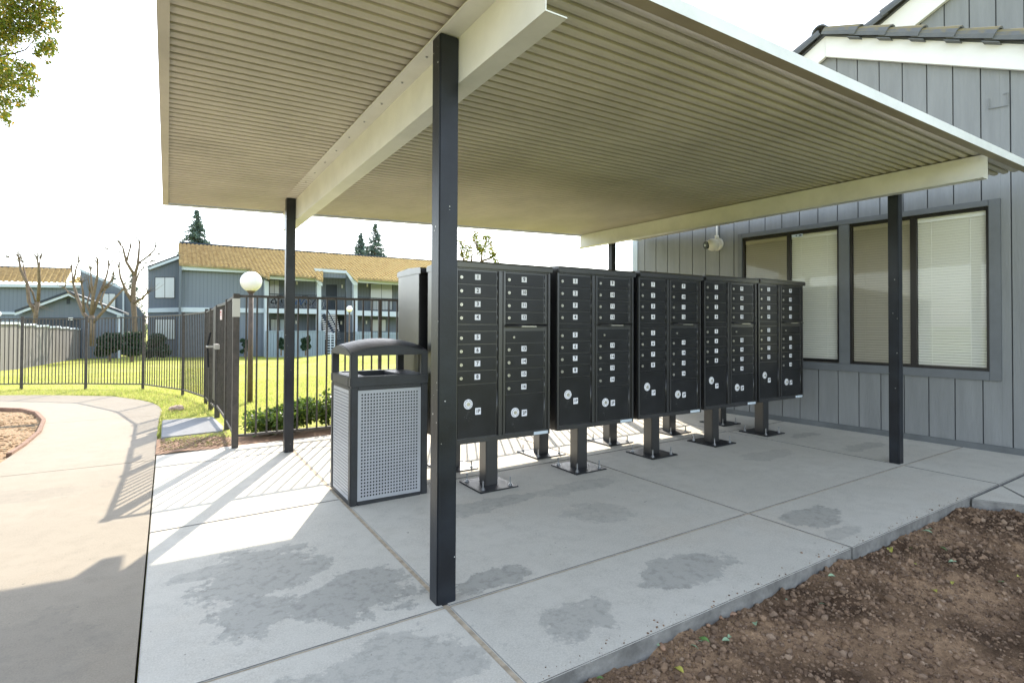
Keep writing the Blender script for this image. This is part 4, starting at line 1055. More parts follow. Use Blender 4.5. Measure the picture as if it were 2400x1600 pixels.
# ------------------------------------------------------------------ globe lamps
def lamp(px, py, base_py, d, r, label):
    c = at(px, py, d); zb = ground_z(c.x, c.y)
    t = thing('street_lamp', label, 'lamp post', (c.x, c.y, zb), 0, 'globe lamps on the lawn')
    h = c.z-zb
    bm = bmesh.new(); bmesh.ops.create_uvsphere(bm, u_segments=32, v_segments=20, radius=r)
    me = bpy.data.meshes.new('globe'); bm.to_mesh(me); bm.free(); o = link('globe', me, M['globe'], t, smooth=True); o.location = (0, 0, h)
    b = MB(); b.tube([(0, 0, -.1), (0, 0, h-r*.93)], [.042*r/.16, .036*r/.16], 14); b.build('pole', M['lamp'], t, smooth=True)
    b = MB(); b.tube([(0, 0, h-r*1.12), (0, 0, h-r*.9)], [r*.3, r*.42], 16); b.build('fitter', M['lamp'], t)
lamp(588.6, 660, 933, 8.6, .158, 'large white globe lamp on a brown pole just behind the near fence')
lamp(819, 724, 810, 25, .140, 'small far white globe lamp standing before the stairs of the apartment block')
lamp(-6, 736, 800, 20, .11, 'white globe lamp cut by the left edge above the wooden fence')

# ------------------------------------------------------------------ far apartment building
YF = 40.9
apt = thing('apartment_building', 'two storey blue grey apartment block with ochre tile roof and balconies beyond the lawn', 'building', (0, 0, 0))
def fp(pxs, Y=YF): return [on_y(x, y, Y) for x, y in pxs]
def face(name, pxs, Y, depth, m, par=apt, **k): b = MB(); b.prism(fp(pxs, Y), (0, depth, 0)); return b.build(name, m, par, **k)
def roof_tiles(name, e0, e1, r0, r1, m, par, pitch=.30, rows=14, amp=.085):
    """tiled slope between eave e0-e1 and ridge r0-r1 with rolls and stepped courses"""
    e0, e1, r0, r1 = map(Vector, (e0, e1, r0, r1)); W = (e1-e0).length; nx = int(W/pitch)*4; v = []; f = []
    nrm = (e1-e0).cross(r0-e0).normalized()
    if nrm.z < 0: nrm = -nrm
    for j in range(rows):
        for s_ in (0, 1):
            t = (j+s_)/rows; up = .09*(1-s_)
            for i in range(nx+1):
                q = i/nx; p = e0.lerp(e1, q).lerp(r0.lerp(r1, q), t); v.append(tuple(p+nrm*(up+amp*abs(math.sin(math.pi*i/4)))))
    n = nx+1
    for j in range(rows*2-1):
        for i in range(nx): f.append((j*n+i, j*n+i+1, (j+1)*n+i+1, (j+1)*n+i))
    me = bpy.data.meshes.new(name); me.from_pydata(v, [], f); me.update(); return link(name, me, m, par)
ridgeY = YF+5.2
ZG = -1.6
# wall A and side wing
wA_ = fp([(421, 632), (623, 641)])
face('wall', [(421, 860), (625, 860), (625, 640), (421, 628)], YF, .3, M['farwall'])
face('wall', [(346.5, 860), (420.5, 860), (420.5, 603), (346.5, 631)], YF+1.2, .3, M['farwall2'])
face('trim_band', [(421, 720), (622, 722.5), (622, 733), (421, 731)], YF-.12, .1, M['farwhite'])
face('trim_band', [(344.5, 722.5), (420.5, 720.5), (420.5, 731), (344.5, 732.5)], YF+1.08, .1, M['farwhite'])
face('fascia', [(421.5, 622), (583, 632), (587, 640), (421.5, 632)], YF-.35, .12, M['farwhite'])
face('fascia', [(345, 627), (419.5, 600), (419.5, 606.5), (345, 634)], YF+.9, .12, M['farwhite'])
face('rake_edge', [(344, 623.5), (419.5, 596), (419.5, 600), (345, 627)], YF+.88, 5, M['darkfar'])
for (x0, y0, x1, y1) in ((363, 649, 409.5, 699), (362, 747, 410, 796)):
    wf = face('window', [(x0, y0), (x1, y0), (x1, y1), (x0, y1)], YF+1.15, .1, M['frame'])
    for a, b_ in ((x0+1.2, (x0+x1)/2-.7), ((x0+x1)/2+.7, x1-1.2)): face('pane', [(a, y0+1.5), (b_, y0+1.5), (b_, y1-1.5), (a, y1-1.5)], YF+1.13, .02, M['glass'], wf)
# roofs
ra, rb = on_y(419.6, 572, ridgeY), on_y(1130, 622, ridgeY)
ez = on_y(421, 624, YF-.5)
ea, eb = on_y(419.6, 622.5, YF-.5), on_y(585, 632.5, YF-.5)
xr = lambda X: ra.lerp(rb, (X-ra.x)/(rb.x-ra.x))
def slope_piece(x0px, y0px, x1px, y1px, Y, rows=14):
    a = on_y(x0px, y0px, Y); b_ = on_y(x1px, y1px, Y); return roof_tiles('roof', a, b_, xr(a.x), xr(b_.x), M['fartile'], apt, rows=rows)
def tiled_plane(name, eave_px, m, par, pitch=.26, row=.36, amp=.085):
    """one coplanar tiled slope from the ridge down to a stepped eave line"""
    X = (rb-ra).normalized(); D = (ea-ra); D = (D-X*D.dot(X)).normalized(); nrm = X.cross(D); nrm = nrm if nrm.z > 0 else -nrm
    P = []
    for px, py in eave_px:
        rr_ = Vector(ray(px, py)); o_ = Vector((0, 0, H)); t = (ra-o_).dot(nrm)/rr_.dot(nrm); q = o_+rr_*t-ra; P.append((q.dot(X), q.dot(D)))
    def smax(x):
        for (x0, s0), (x1, s1) in zip(P[:-1], P[1:]):
            if x0 <= x <= x1 and x1 > x0: return s0+(s1-s0)*(x-x0)/(x1-x0)
        return P[0][1] if x < P[0][0] else P[-1][1]
    v = []; f = []; step = pitch/4; nx = int((P[-1][0]-P[0][0])/step); ns_ = int(max(q[1] for q in P)/row)+2
    for i in range(nx):
        xa = P[0][0]+i*step; xb = xa+step; lim = smax((xa+xb)/2)
        ha = amp*abs(math.sin(math.pi*i/4)); hb = amp*abs(math.sin(math.pi*(i+1)/4))
        for j in range(ns_):
            s0, s1 = j*row, min((j+1)*row, lim)
            if s0 >= lim-.01: break
            q = lambda x, s_, h: ra+X*x+D*s_+nrm*h
            k = len(v); v += [q(xa, s0, ha), q(xb, s0, hb), q(xb, s1, hb+.09), q(xa, s1, ha+.09), q(xb, s1, 0), q(xa, s1, 0)]
            f += [(k, k+1, k+2, k+3), (k+3, k+2, k+4, k+5)]
    me = bpy.data.meshes.new(name); me.from_pydata([tuple(p) for p in v], [], f); me.update(); return link(name, me, m, par)
tiled_plane('roof', [(419.6, 622.5), (583, 632.5), (600, 641.4), (631, 656), (631.3, 644.5), (738.8, 653), (739.1, 655), (756, 662), (756.3, 632), (812, 636.5), (816, 641), (826, 656), (838, 664), (838.3, 655), (920, 660.5), (1130, 673)], M['fartile'], apt)
b = MB(); b.tube([ra+Vector((0, 0, .08)), rb+Vector((0, 0, .08))], .11, 6); b.build('ridge_cap', M['darkfar'], apt)
# back slope so that the roof has thickness
b = MB(); b.prism([ra, rb, rb+Vector((0, 5, -2.2)), ra+Vector((0, 5, -2.2))], (0, 0, -.2)); b.build('roof', M['fartile'], apt)
b = MB(); b.prism([ea+Vector((.02, 0, -.05)), ra+Vector((.02, 0, -.1)), ra+Vector((.02, 5, -2.2)), ra+Vector((.02, 5, -8)), Vector((ea.x+.02, YF, -1.6))], (.12, 0, 0)); b.build('gable_wall', M['farwall2'], apt)
def bay(xl, xr_, yt, name):
    pass
# deep recessed bays: back wall, columns, slab band, patio wall
face('back_wall', [(625, 860), (1130, 860), (1130, 655), (625, 645)], YF+1.9, .2, M['farwall'])
face('balcony_slab', [(622, 722.5), (743, 724), (743, 735.5), (622, 733)], YF-.6, 2.3, M['farwhite'])
face('balcony_slab', [(743.5, 726), (829, 727.5), (829, 737.5), (743.5, 735.5)], YF-.1, 2.0, M['farwhite'])
face('balcony_slab', [(829.5, 727), (1130, 737), (1130, 748), (829.5, 739)], YF-.6, 2.3, M['farwhite'])
face('fascia', [(623, 646), (742, 653.5), (742, 660), (623, 653)], YF-1.3, .12, M['farwhite'])
face('fascia', [(736, 628.5), (813, 634.5), (813, 641), (740, 636)], YF-.3, .12, M['farwhite'])
face('fascia', [(833, 654), (1130, 672), (1130, 680), (833, 661.5)], YF-1.3, .12, M['farwhite'])
face('rake_fascia', [(738, 647), (744, 656), (756, 664), (756, 670), (748, 668), (736, 652)], YF-1.45, .12, M['farwhite'])
face('rake_fascia', [(810, 638), (815, 638), (834, 661), (838, 661), (838, 668), (829, 668)], YF-1.45, .12, M['farwhite'])
face('header', [(742, 637), (812, 642), (812, 652), (752, 650)], YF-.1, .12, M['farwall'])
for x0, x1 in ((620, 630), (743, 753), (829, 838), ):
    face('column', [(x0, 860), (x1, 860), (x1, 660), (x0, 656)], YF-.55, .45, M['farwhite'])
face('side_wall', [(811, 860), (829, 860), (829, 660), (811, 642)], YF+.1, .2, M['farwall2'])
# openings: sliding doors, door, lower windows
for x0, y0, x1, y1, mm in ((631, 655, 655, 722, 'glass'), (868, 664, 920, 727, 'glass'), (634, 747, 655, 777, 'glass'), (657, 749, 667, 777, 'farwhite'), (869, 748, 905, 777, 'glass'), (765, 667, 790, 726, 'darkfar'), (757, 738, 790, 800, 'darkfar'), (790, 742, 811, 800, 'darkfar')):
    wf = face('window' if mm == 'glass' else 'door', [(x0, y0), (x1, y0), (x1, y1), (x0, y1)], YF+1.82, .08, M['frame'] if mm == 'glass' else M[mm])
    if mm == 'glass':
        mxx = (x0+x1)/2
        for a, b_ in ((x0+1, mxx-.5), (mxx+.5, x1-1)): face('pane', [(a, y0+1.2), (b_, y0+1.2), (b_, y1-1), (a, y1-1)], YF+1.8, .02, M['glass'], wf)
for px, py in ((696, 663), (861, 668), (802, 671), (859, 755), (800, 756), (694, 755)):
    face('wall_lamp', [(px-1.6, py-3.5), (px+1.6, py-3.5), (px+1.6, py+4), (px-1.6, py+4)], YF+1.75, .05, M['white'])
# balcony railings
def railing(x0, y0, x1, y1, Y, nn):
    b = MB(); A0, B0 = on_y(x0, y0, Y), on_y(x1, y1, Y); hgt_ = 1.0
    b.bar(A0+Vector((0, 0, hgt_)), B0+Vector((0, 0, hgt_)), .05); b.bar(A0+Vector((0, 0, .08)), B0+Vector((0, 0, .08)), .04)
    for k in range(nn+1): p = A0.lerp(B0, k/nn); b.bar(p, p+Vector((0, 0, hgt_)), .022)
    b.build('railing', M['darkfar'], apt)
railing(631, 723, 743, 725, YF-.5, 34); railing(838, 728, 1000, 734, YF-.5, 46); railing(753, 727, 811, 728, YF+.0, 14)
# patio walls of pale boards
def boardwall(x0, yt0, x1, yt1, Y, pitch=.16, m='farwall', zb=-1.6, name='patio_wall'):
    b = MB(); A0, B0 = on_y(x0, yt0, Y), on_y(x1, yt1, Y); nn = int(abs(B0.x-A0.x)/pitch)
    for k in range(nn):
        xa = A0.x+(B0.x-A0.x)*k/nn; z = A0.z+(B0.z-A0.z)*k/nn; b.box(xa+.012, xa+pitch-.012, Y-.02, Y+.02, zb, z)
    b.box(A0.x, B0.x, Y+.021, Y+.05, zb, min(A0.z, B0.z)-.02); b.box(A0.x, B0.x, Y-.05, Y+.05, min(A0.z, B0.z), min(A0.z, B0.z)+.08)
    b.build(name, M['patiowall'], apt)
boardwall(622, 777, 762, 777.5, YF-2.2); boardwall(832, 776.5, 1130, 783, YF-2.2)
b = MB()
for k in range(40):
    A0 = on_y(785, 778, YF-2.2); B0 = on_y(832, 778, YF-2.2); p = A0.lerp(B0, k/39); b.box(p.x-.012, p.x+.012, p.y-.012, p.y+.012, -1.6, p.z)
b.build('lower_railing', M['darkfar'], apt)
# stairs
b = MB()
for k in range(12):
    p0 = on_y(752+k*.8, 738+k*5.0, YF-.4-.12*k); p1 = on_y(772+k*.8, 738+k*5.0, YF-.4-.12*k); b.box(p0.x, p1.x+.5, p0.y-.14, p0.y+.14, p0.z-.05, p0.z)
b.build('stair_tread', M['white'], apt)
b = MB()
for k in range(9):
    p0 = on_y(766, 782+k*6.2, YF-2.3); p1 = on_y(784, 782+k*6.2, YF-2.3); b.box(p0.x, p1.x, p0.y-.03, p0.y+.03, p0.z-.03, p0.z+.03)
for q in (766, 775, 784):
    p0 = on_y(q, 779, YF-2.3); b.box(p0.x-.03, p0.x+.03, p0.y-.035, p0.y+.035, -1.8, p0.z)
b.build('lattice_gate', M['farwhite'], apt)
face('stair_back', [(756, 738), (790, 738), (790, 850), (756, 850)], YF-.1, .1, M['darkfar'])
b = MB(); b.bar(on_y(757, 738, YF-.6), on_y(790, 800, YF-1.8), .12, .3); b.bar(on_y(760, 712, YF-.7), on_y(792, 775, YF-1.9), .05); b.build('stair_stringer', M['darkfar'], apt)

# bicycles on the balcony
def bike(px, py, Y, r, label, fm, rz=0.):
    c = on_y(px, py, Y); t = thing('bicycle', label, 'bicycle', (c.x, c.y, c.z-r), rz, 'bicycles on the upper balcony')
    for sx in (-1, 1):
        b = MB(); ring = [(sx*r*1.45+r*math.cos(a), 0, r+r*math.sin(a)) for a in np.linspace(0, 2*math.pi, 21)]; b.tube(ring, .035, 6, cap=False)
        for a in np.linspace(0, math.pi, 6)[:-1]: b.bar((sx*r*1.45-r*math.cos(a), 0, r-r*math.sin(a)), (sx*r*1.45+r*math.cos(a), 0, r+r*math.sin(a)), .008)
        b.build('wheel', M['tyre'], t)
    b = MB(); L_, Rr = -r*1.45, r*1.45; P_ = {'re': (L_, 0, r), 'bb': (-.1*r, 0, r*.85), 'se': (-.45*r, 0, 2.2*r), 'he': (.95*r, 0, 2.2*r), 'fr': (Rr, 0, r)}
    for a, c_ in (('re', 'bb'), ('bb', 'se'), ('se', 'he'), ('bb', 'he'), ('re', 'se'), ('he', 'fr')): b.tube([P_[a], P_[c_]], .04, 6)
    b.build('frame', fm, t)
    b = MB(); b.box(-.75*r, -.2*r, -.07, .07, 2.35*r, 2.5*r); b.build('saddle', M['dark'], t)
    b = MB(); b.bar((.85*r, -.28, 2.65*r), (.85*r, .28, 2.65*r), .04); b.bar((.95*r, 0, 2.2*r), (.85*r, 0, 2.65*r), .04); b.build('handlebar', M['dark'], t)
bike(706, 712, YF-.2, .34, 'blue bicycle on the upper balcony right of the canopy post', M['bluebike'], .4)
bike(731, 713, YF+.3, .33, 'dark bicycle leaning at the right end of the upper balcony', M['dark'], -.3)
bike(648, 710, YF+.1, .33, 'dark bicycle on the upper balcony left of the canopy post', M['dark'], .5)
# clipped bushes in front of the patios and hedges by the wing
hdg = leafmat('hedge_leaves', [(.012, .035, .02), (.02, .05, .03), (.035, .075, .03), (.018, .045, .022)], .15, .6)
def bush(pxa, pya, pxb, pyb, d, label, n=1500, size=.07, m=None, group=None, box=True, nm='hedge'):
    c = at((pxa+pxb)/2, pyb, d); w_ = abs(pxb-pxa)/F*d/2; h = abs(pyb-pya)/F*d
    t = thing(nm, label, 'hedge' if nm == 'hedge' else 'shrub', (c.x, c.y, c.z), 0, group)
    cs = [(rng.uniform(-w_*.75, w_*.75), rng.uniform(-w_*.5, w_*.5), rng.uniform(h*.15, h*.85)) for _ in range(16)]
    leaf_cloud('foliage', cs, [min(w_, h)*.45]*16, int(n*2.2), size, m or hdg, t)
    b = MB(); b.tube([(0, 0, -.3), (0, 0, h*.6)], .05, 6); b.build('stem', M['bark'], t)
bush(232, 780, 283, 835, 27, 'dark green rounded hedge at the left of the two hedges by the slate wing', 3500, .07)
bush(283, 778, 335, 835, 27, 'dark green rounded hedge beside the bare tree trunk', 3500, .07)
bush(345, 780, 392, 842, 30, 'dark hedge under the lower window of the slate wing', 3000, .08)
bush(650, 787, 668, 822, 34, 'narrow clipped bush before the patio wall left of the canopy post', 900, .07, group=None)
bush(705, 785, 728, 822, 34, 'clipped bush before the patio wall right of the canopy post', 1000, .07)
bush(565, 790, 582, 830, 34, 'clipped bush before the blue wall left of the globe lamp', 900, .07)

# ------------------------------------------------------------------ left far house, garage, board fence
YD = 52.
hs = thing('apartment_building', 'far left blue grey building with ochre tile roof behind bare trees', 'building', (0, 0, 0))
def face2(name, pxs, Y, depth, m, par=hs): return face(name, pxs, Y, depth, m, par)
face2('wall', [(-260, 900), (190, 900), (190, 668), (-260, 664)], YD, .3, M['farwall'])
face2('fascia', [(-260, 662), (215, 668), (215, 675), (-260, 669)], YD-.4, .12, M['farwhite'])
face2('trim_band', [(-260, 728), (34, 731), (34, 737), (-260, 734)], YD-.1, .1, M['farwhite'])
roof_tiles('roof', on_y(-260, 658, YD-.5), on_y(152, 667, YD-.5), on_y(-260, 620, YD+5), on_y(170, 632, YD+5), M['fartile'], hs)
roof_tiles('roof', on_y(152, 667, YD-.5), on_y(216, 668, YD-.5), on_y(195, 645, YD+2), on_y(204, 655, YD+2), M['fartile'], hs, rows=5)
b = MB(); b.tube([on_y(-260, 619, YD+5), on_y(170, 631, YD+5)], .12, 6); b.build('ridge_cap', M['darkfar'], hs)
face2('wall', [(188, 900), (336, 900), (336, 735), (289, 680), (240, 652), (188, 632)], YD-1, .3, M['farwall2'])
face2('rake_fascia', [(187, 629), (289, 674), (289, 680), (187, 635)], YD-1.4, .12, M['farwhite'])
face2('corner_trim', [(287, 680), (291, 680), (291, 900), (287, 900)], YD-1.15, .1, M['farwhite'])
wf = face2('window', [(240, 686), (271, 688), (271, 724), (240, 722)], YD-1.1, .08, M['frame'])
for a, b_ in ((241, 254.5), (256, 270)): face('pane', [(a, 688), (b_, 689), (b_, 722), (a, 721)], YD-1.12, .02, M['glass'], wf)
YG = 40.
gr = thing('garage', 'grey gabled garage with white rake trim behind the bare trees', 'garage', (0, 0, 0))
face('wall', [(44, 900), (278, 900), (278, 740), (160, 692), (44, 738)], YG, .3, M['farwall2'], gr)
face('rake_fascia', [(34, 733), (159.8, 687), (159.8, 693), (34, 739)], YG-.45, .12, M['farwhite'], gr)
face('rake_fascia', [(160.2, 687), (286, 735), (286, 742), (160.2, 693)], YG-.45, .12, M['farwhite'], gr)
b = MB(); A_0, A_1, A_2 = fp([(34, 732)], YG-.5)[0], fp([(160, 686)], YG-.5)[0], fp([(288, 735)], YG-.5)[0]
b.prism([A_0, A_1, A_1+Vector((0, 0, .12)), A_0+Vector((0, 0, .12))], (0, 6, 0)); b.prism([A_1, A_2, A_2+Vector((0, 0, .12)), A_1+Vector((0, 0, .12))], (0, 6, 0)); b.build('roof', M['darkfar'], gr)
face('garage_door', [(52, 745), (190, 744), (190, 860), (52, 860)], YG-.05, .04, M['darkfar'], gr); face('column', [(274, 738), (281, 739), (281, 860), (274, 860)], YG-.3, .2, M['farwhite'], gr)
face('wall_lamp', [(160, 744), (171, 744), (171, 750), (160, 750)], YG-.3, .1, M['white'], gr); face('vent', [(156, 700), (164, 700), (164, 712), (156, 712)], YG-.04, .03, M['darkfar'], gr)
# board fence running away, stepped
wf_ = thing('board_fence', 'weathered grey board fence stepping down beside the lawn at the far left', 'fence', (0, 0, 0))
A_, B_ = Vector((-9.4, 15.2, 0)), Vector((-7.4, 32., 0))
pa_, pb_ = at(-10, 892, 17.0), at(195, 845, 33.0)
N = 120; b = MB(); b2 = MB(); b3 = MB()
ta, tb = at(-10, 757, 17.0), at(195, 773, 33.0)
def lp(a, b_, pxs): return a
for k in range(N):
    q = (k+.5)/N; d = 17.0+16*q
    base = pa_.lerp(pb_, q); top = ta.lerp(tb, math.floor(q*7)/7+.5/7)
    dirv = (pb_-pa_).normalized(); s0 = base-dirv*(16.5/N*.40); s1 = base+dirv*(16.5/N*.40)
    b.prism([(s0.x, s0.y, base.z-.2), (s1.x, s1.y, base.z-.2), (s1.x, s1.y, top.z), (s0.x, s0.y, top.z)], (-.03, 0, 0))
b.build('board', M['wood'], wf_)
for k in range(7):
    q0, q1 = k/7, (k+1)/7; s0 = pa_.lerp(pb_, q0); s1 = pa_.lerp(pb_, q1); tz = ta.lerp(tb, (q0+q1)/2).z
    b2.bar((s0.x, s0.y, tz+.03), (s1.x, s1.y, tz+.03), .12, .07)
b2.build('cap_rail', M['farwhite'], wf_)
b3.bar(pa_+Vector((.08, 0, .02)), pb_+Vector((.08, 0, .02)), .15, .14); b3.build('footing', M['farwhite'], wf_)

# ------------------------------------------------------------------ trees
def px_tree(nm, label, cat, d, limbs, tw, knobs=True, group=None, jit=.5, bark=None):
    """limbs: lists of (px,py,half width px); every limb leans by a little depth of its own"""
    root = at(limbs[0][0][0], limbs[0][0][1], d); t = thing(nm, label, cat, root, 0, group)
    b = MB(); random.seed(len(label))
    dep = {}
    for li, L_ in enumerate(limbs):
        k0 = (round(L_[0][0]), round(L_[0][1])); d0 = dep.get(k0, 0.); g_ = random.uniform(-jit, jit) if li else 0
        pts_ = []; rr = []
        for i, (x, y, w_) in enumerate(L_):
            dd = d0+g_*i/(len(L_)-1)*(len(L_)-1)*.5; dep[(round(x), round(y))] = dd; pts_.append(at(x, y, d+dd)-root); rr.append(w_*1.08/F*d)
        b.tube(pts_, rr, 8)
        if knobs and li:
            e = pts_[-1]; dr = (pts_[-1]-pts_[-2]).normalized(); r_ = rr[-1]*1.9
            b.tube([e-dr*r_, e, e+dr*r_], [rr[-1], r_, r_*.5], 7)
            for q in range(11):
                qv = (dr*.8+Vector((random.gauss(0, .5), random.gauss(0, .5), random.gauss(.35, .3)))).normalized(); m_ = e+qv*random.uniform(.2, .5); b.tube([e, m_, m_+(qv+Vector((random.gauss(0, .2), random.gauss(0, .2), .3))).normalized()*random.uniform(.2, .7)], [.014, .009, .004], 4)
    b.build('trunk', bark or M['bark'], t, smooth=True); return t
s_ = lambda x, y, w_: (x/2.8, y/2.8+400, w_)
G_ = 'bare pollarded trees beyond the fence'
px_tree('pollarded_tree', 'bare tree with two stems at the far left, before the tiled roof', 'tree', 27, [[s_(225, 1050, 4.5), s_(235, 930, 4), s_(250, 860, 3.6)],
  [s_(235, 930, 4), s_(190, 860, 3.4), s_(178, 740, 3.2), s_(135, 650, 2.4), s_(125, 575, 1.8)], [s_(178, 740, 2.6), s_(165, 690, 1.8), s_(150, 600, 1.2)], [s_(190, 760, 2), s_(215, 800, 1.8), s_(235, 870, 1.6)],
  [s_(250, 860, 3.4), s_(258, 740, 3), s_(255, 650, 2.4), s_(245, 580, 1.5)], [s_(255, 650, 2), s_(262, 600, 1.4), s_(265, 575, 1)], [s_(125, 600, 1.2), s_(100, 575, 1), s_(60, 570, .7)]], 1, group=G_)
px_tree('pollarded_tree', 'bare multi limbed tree in front of the grey garage gable', 'tree', 26, [[s_(600, 1150, 5), s_(605, 1000, 5), s_(600, 950, 5)],
  [s_(605, 1000, 4.5), s_(550, 940, 3.8), s_(510, 840, 3), s_(480, 740, 2.4), s_(470, 640, 1.5)], [s_(480, 740, 2), s_(500, 640, 1.6), s_(515, 600, 1.2)], [s_(550, 940, 2.6), s_(545, 800, 2), s_(535, 740, 1.3)],
  [s_(600, 950, 4), s_(610, 830, 3.2), s_(640, 690, 2.4), s_(640, 605, 1.6)], [s_(610, 830, 2.6), s_(600, 740, 2), s_(595, 650, 1.1)], [s_(600, 950, 3.6), s_(660, 800, 2.8), s_(700, 690, 2), s_(715, 620, 1.5)], [s_(660, 800, 2), s_(730, 720, 1.6), s_(745, 680, 1)],
  [s_(605, 1000, 3.8), s_(680, 920, 3), s_(740, 850, 2.4), s_(805, 780, 1.6)], [s_(680, 920, 2), s_(660, 860, 1.6), s_(690, 780, 1.2)], [s_(510, 840, 2), s_(450, 800, 1.5), s_(425, 770, 1)], [s_(600, 950, 2.6), s_(570, 880, 2), s_(590, 800, 1.3)]], 1, group=G_)
px_tree('pollarded_tree', 'tallest bare tree with knobbed limbs left of the apartment block', 'tree', 29, [[s_(890, 1150, 5), s_(885, 1000, 5), s_(875, 870, 5), s_(875, 780, 4.4), s_(885, 690, 4)],
  [s_(885, 690, 3.6), s_(830, 600, 2.8), s_(805, 500, 1.8), s_(790, 485, 1.4)], [s_(830, 600, 2.2), s_(850, 520, 1.6), s_(855, 505, 1.2)], [s_(805, 540, 1.6), s_(775, 530, 1.2), s_(740, 525, .8)],
  [s_(885, 690, 3.4), s_(905, 610, 2.8), s_(912, 530, 2.2), s_(915, 470, 1.6)], [s_(905, 610, 2), s_(960, 570, 1.8), s_(1010, 525, 1.4), s_(1020, 500, 1)], [s_(960, 570, 1.3), s_(1010, 545, 1), s_(1042, 546, .8)], [s_(905, 610, 1.6), s_(960, 605, 1.3), s_(990, 598, 1)],
  [s_(875, 870, 3.6), s_(830, 800, 3), s_(790, 700, 2.2), s_(780, 630, 1.4)], [s_(875, 870, 3), s_(930, 840, 2.4), s_(970, 800, 1.8)], [s_(880, 760, 2), s_(915, 660, 1.4), s_(930, 650, 1)]], 1, group=G_)
# conifers
con = leafmat('hazed_conifer_needles', [(.07, .11, .105), (.09, .14, .125), (.12, .18, .15), (.08, .125, .115)], .25, .7)  # needle colours lightened, distance haze is put into the colour
def conifer(px, top, bot, wpx, d, label, n=5200, dens=1.):
    T = at(px, top, d); B = at(px, bot, d); h = T.z-B.z; w_ = wpx/F*d/2*1.45
    zb = ground_z(T.x, T.y); t = thing('conifer_tree', label, 'tree', (T.x, T.y, zb), 0, 'tall conifers behind the apartment block')
    b = MB(); b.tube([(0, 0, 0), (0, 0, T.z-zb-.1)], [w_*.10, .03], 8); br = b; cs = []; rd = []
    L0 = B.z-zb-h*.3; tot = T.z-zb-L0
    z = .02
    while z < 1.:
        rr = w_*(z**.85)*1.05*(1 if z < .75 else 1)
        for k in range(max(1, int(4+z*5))):
            a = rng.uniform(0, 6.28); q = rr*rng.uniform(.75, 1.15); zz = T.z-zb-z*tot
            br.tube([(0, 0, zz), (q*math.cos(a), q*math.sin(a), zz-q*.28+.1)], [.05, .015], 4)
            for s1 in np.linspace(.25, 1, 4): cs.append((q*s1*math.cos(a), q*s1*math.sin(a), zz-q*s1*.28)); rd.append((.28*w_*(.45+.35*z), .28*w_*(.45+.35*z), .12*w_*(.6+.4*z)))
        z += .035
    br.build('trunk', M['bark'], t); leaf_cloud('crown', cs, rd, int(n*1.15), .19, con, t, aspect=.34, droop=.5)
conifer(461, 493, 575, 56, 75, 'tall dark conifer rising behind the left end of the apartment roof', 6500)
conifer(880, 524, 606, 52, 85, 'tall dark conifer behind the roof, the taller of the pair', 6000)
conifer(846, 547, 604, 40, 88, 'shorter conifer of the pair behind the roof right of centre', 4200)
conifer(310, 640, 745, 60, 80, 'dark conifer half hidden behind the tallest bare tree', 3500)
conifer(265, 640, 720, 40, 85, 'thin dark conifer behind the gable roof at the left', 2000)

# leafy tree whose crown enters at the upper left
LG = leafmat('maple_leaves', [(.05, .09, .008), (.11, .15, .01), (.18, .20, .015), (.27, .17, .015), (.07, .11, .01), (.14, .16, .012)], .4, .5)
c = at(-120, 60, 12.); t = thing('leafy_tree', 'leafy green and yellow tree whose crown enters at the upper left corner', 'tree', (c.x, c.y, ground_z(c.x, c.y)))
h = c.z-ground_z(c.x, c.y); b = MB(); random.seed(3); tips = []
b.tube([(0, 0, -.2), (.05, 0, h*.3), (0, .1, h*.62)], [.2, .16, .12], 10)
for k in (2.5, 3.0, 3.5): limb(b, (0, .1, h*.6), (math.cos(k*1.05), math.sin(k*1.05), .75), 1.0, .05, 1, .5, 0, tips, 4, .25)
def rel(px, py, d): q = at(px, py, d); return (q.x-c.x, q.y-c.y, q.z-ground_z(c.x, c.y))
b.tube([(0, .1, h*.58), rel(-105, 230, 12), rel(-75, 170, 12), rel(-40, 140, 12)], [.11, .08, .055, .035], 8)
b.tube([(0, .1, h*.6), rel(-120, 120, 12), rel(-125, 20, 12)], [.12, .09, .05], 8); b.tube([rel(-75, 170, 12), rel(-40, 60, 12), rel(20, 20, 11.8)], [.05, .03, .012], 6)
b.tube([rel(-40, 140, 12), rel(10, 127, 11.8), rel(30, 127, 11.7), rel(60, 117, 11.6), rel(88, 84, 11.5)], [.035, .022, .017, .013, .007], 6)
b.build('trunk', M['bark'], t, smooth=True)
cs = []; rd = []
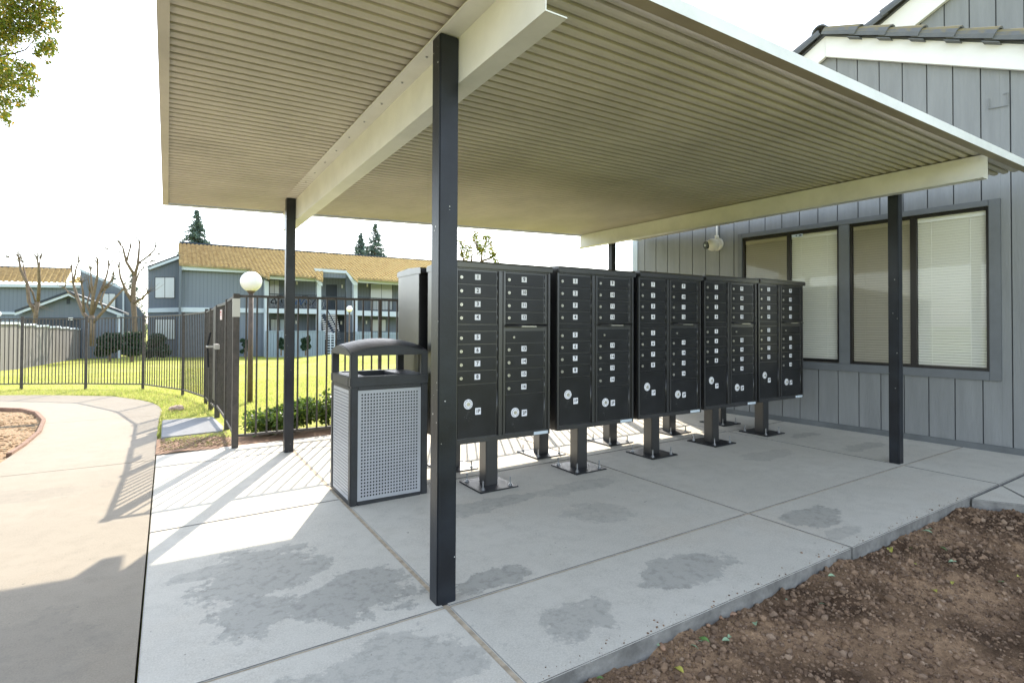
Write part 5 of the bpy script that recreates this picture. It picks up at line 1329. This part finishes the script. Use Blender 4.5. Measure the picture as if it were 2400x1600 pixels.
for (px, py, rpx) in [(20, 15, 30), (60, 20, 32), (100, 15, 34), (130, 25, 18), (30, 60, 30), (90, 55, 30), (125, 55, 18), (60, 75, 26), (20, 85, 20), (108, 110, 18), (95, 115, 16), (122, 100, 15), (128, 120, 8), (85, 130, 10), (75, 150, 9), (45, 155, 14), (60, 170, 22), (35, 185, 26), (75, 185, 16), (20, 205, 24), (55, 210, 22), (80, 215, 12), (10, 150, 14), (15, 240, 20), (45, 235, 14), (10, 270, 14), (22, 290, 9), (5, 180, 20), (110, 150, 7), (118, 130, 7), (-20, 60, 60), (-30, 160, 50), (-30, 240, 40), (-80, 120, 90), (-120, 0, 100), (-10, -40, 60), (80, -40, 50)]:
    for _ in range(2):
        cs.append(rel(px+rng.normal(0, 3), py+rng.normal(0, 3), 11.7+rng.uniform(-.6, .6))); rd.append(rpx/F*11.8)
cs = np.array(cs); rd = np.array(rd)
leaf_cloud('crown', cs, rd, 24000, .034, LG, t, aspect=.62)
# small tree peeping above the nearest cabinet
c = at(1118, 640, 24); t = thing('leafy_tree', 'small sparse tree top showing above the nearest mailbox cabinet', 'tree', (c.x, c.y, ground_z(c.x, c.y)))
zb = ground_z(c.x, c.y); rel2 = lambda px, py, dd=0: (at(px, py, 24+dd)-Vector((c.x, c.y, zb)))
b = MB(); b.tube([(0, 0, -.2), rel2(1118, 640)], [.16, .11], 8)
for L_ in ([(1118, 640), (1128, 612), (1130, 592), (1138, 570), (1140, 556)], [(1118, 640), (1105, 612), (1106, 600), (1115, 592), (1108, 580)], [(1118, 640), (1088, 615), (1082, 592), (1079, 578)], [(1130, 592), (1118, 578), (1114, 566)], [(1128, 612), (1150, 605), (1158, 596)]):
    b.tube([rel2(x, y, rng.uniform(-.3, .3)) for x, y in L_], [max(.012, .06-.013*i) for i in range(len(L_))], 6)
b.build('trunk', M['bark'], t, smooth=True)
cs = [rel2(x+rng.normal(0, 2), y+rng.normal(0, 2), rng.uniform(-.8, .8)) for x, y in [(1078, 570), (1090, 580), (1112, 565), (1118, 572), (1122, 585), (1128, 590), (1100, 587), (1142, 560), (1135, 575), (1155, 596), (1158, 603), (1150, 585), (1085, 600), (1098, 602), (1115, 555), (1130, 560), (1160, 612), (1148, 570)]]
leaf_cloud('crown', [tuple(q) for q in cs], [.22]*len(cs), 1700, .05, LG, t, aspect=.6)
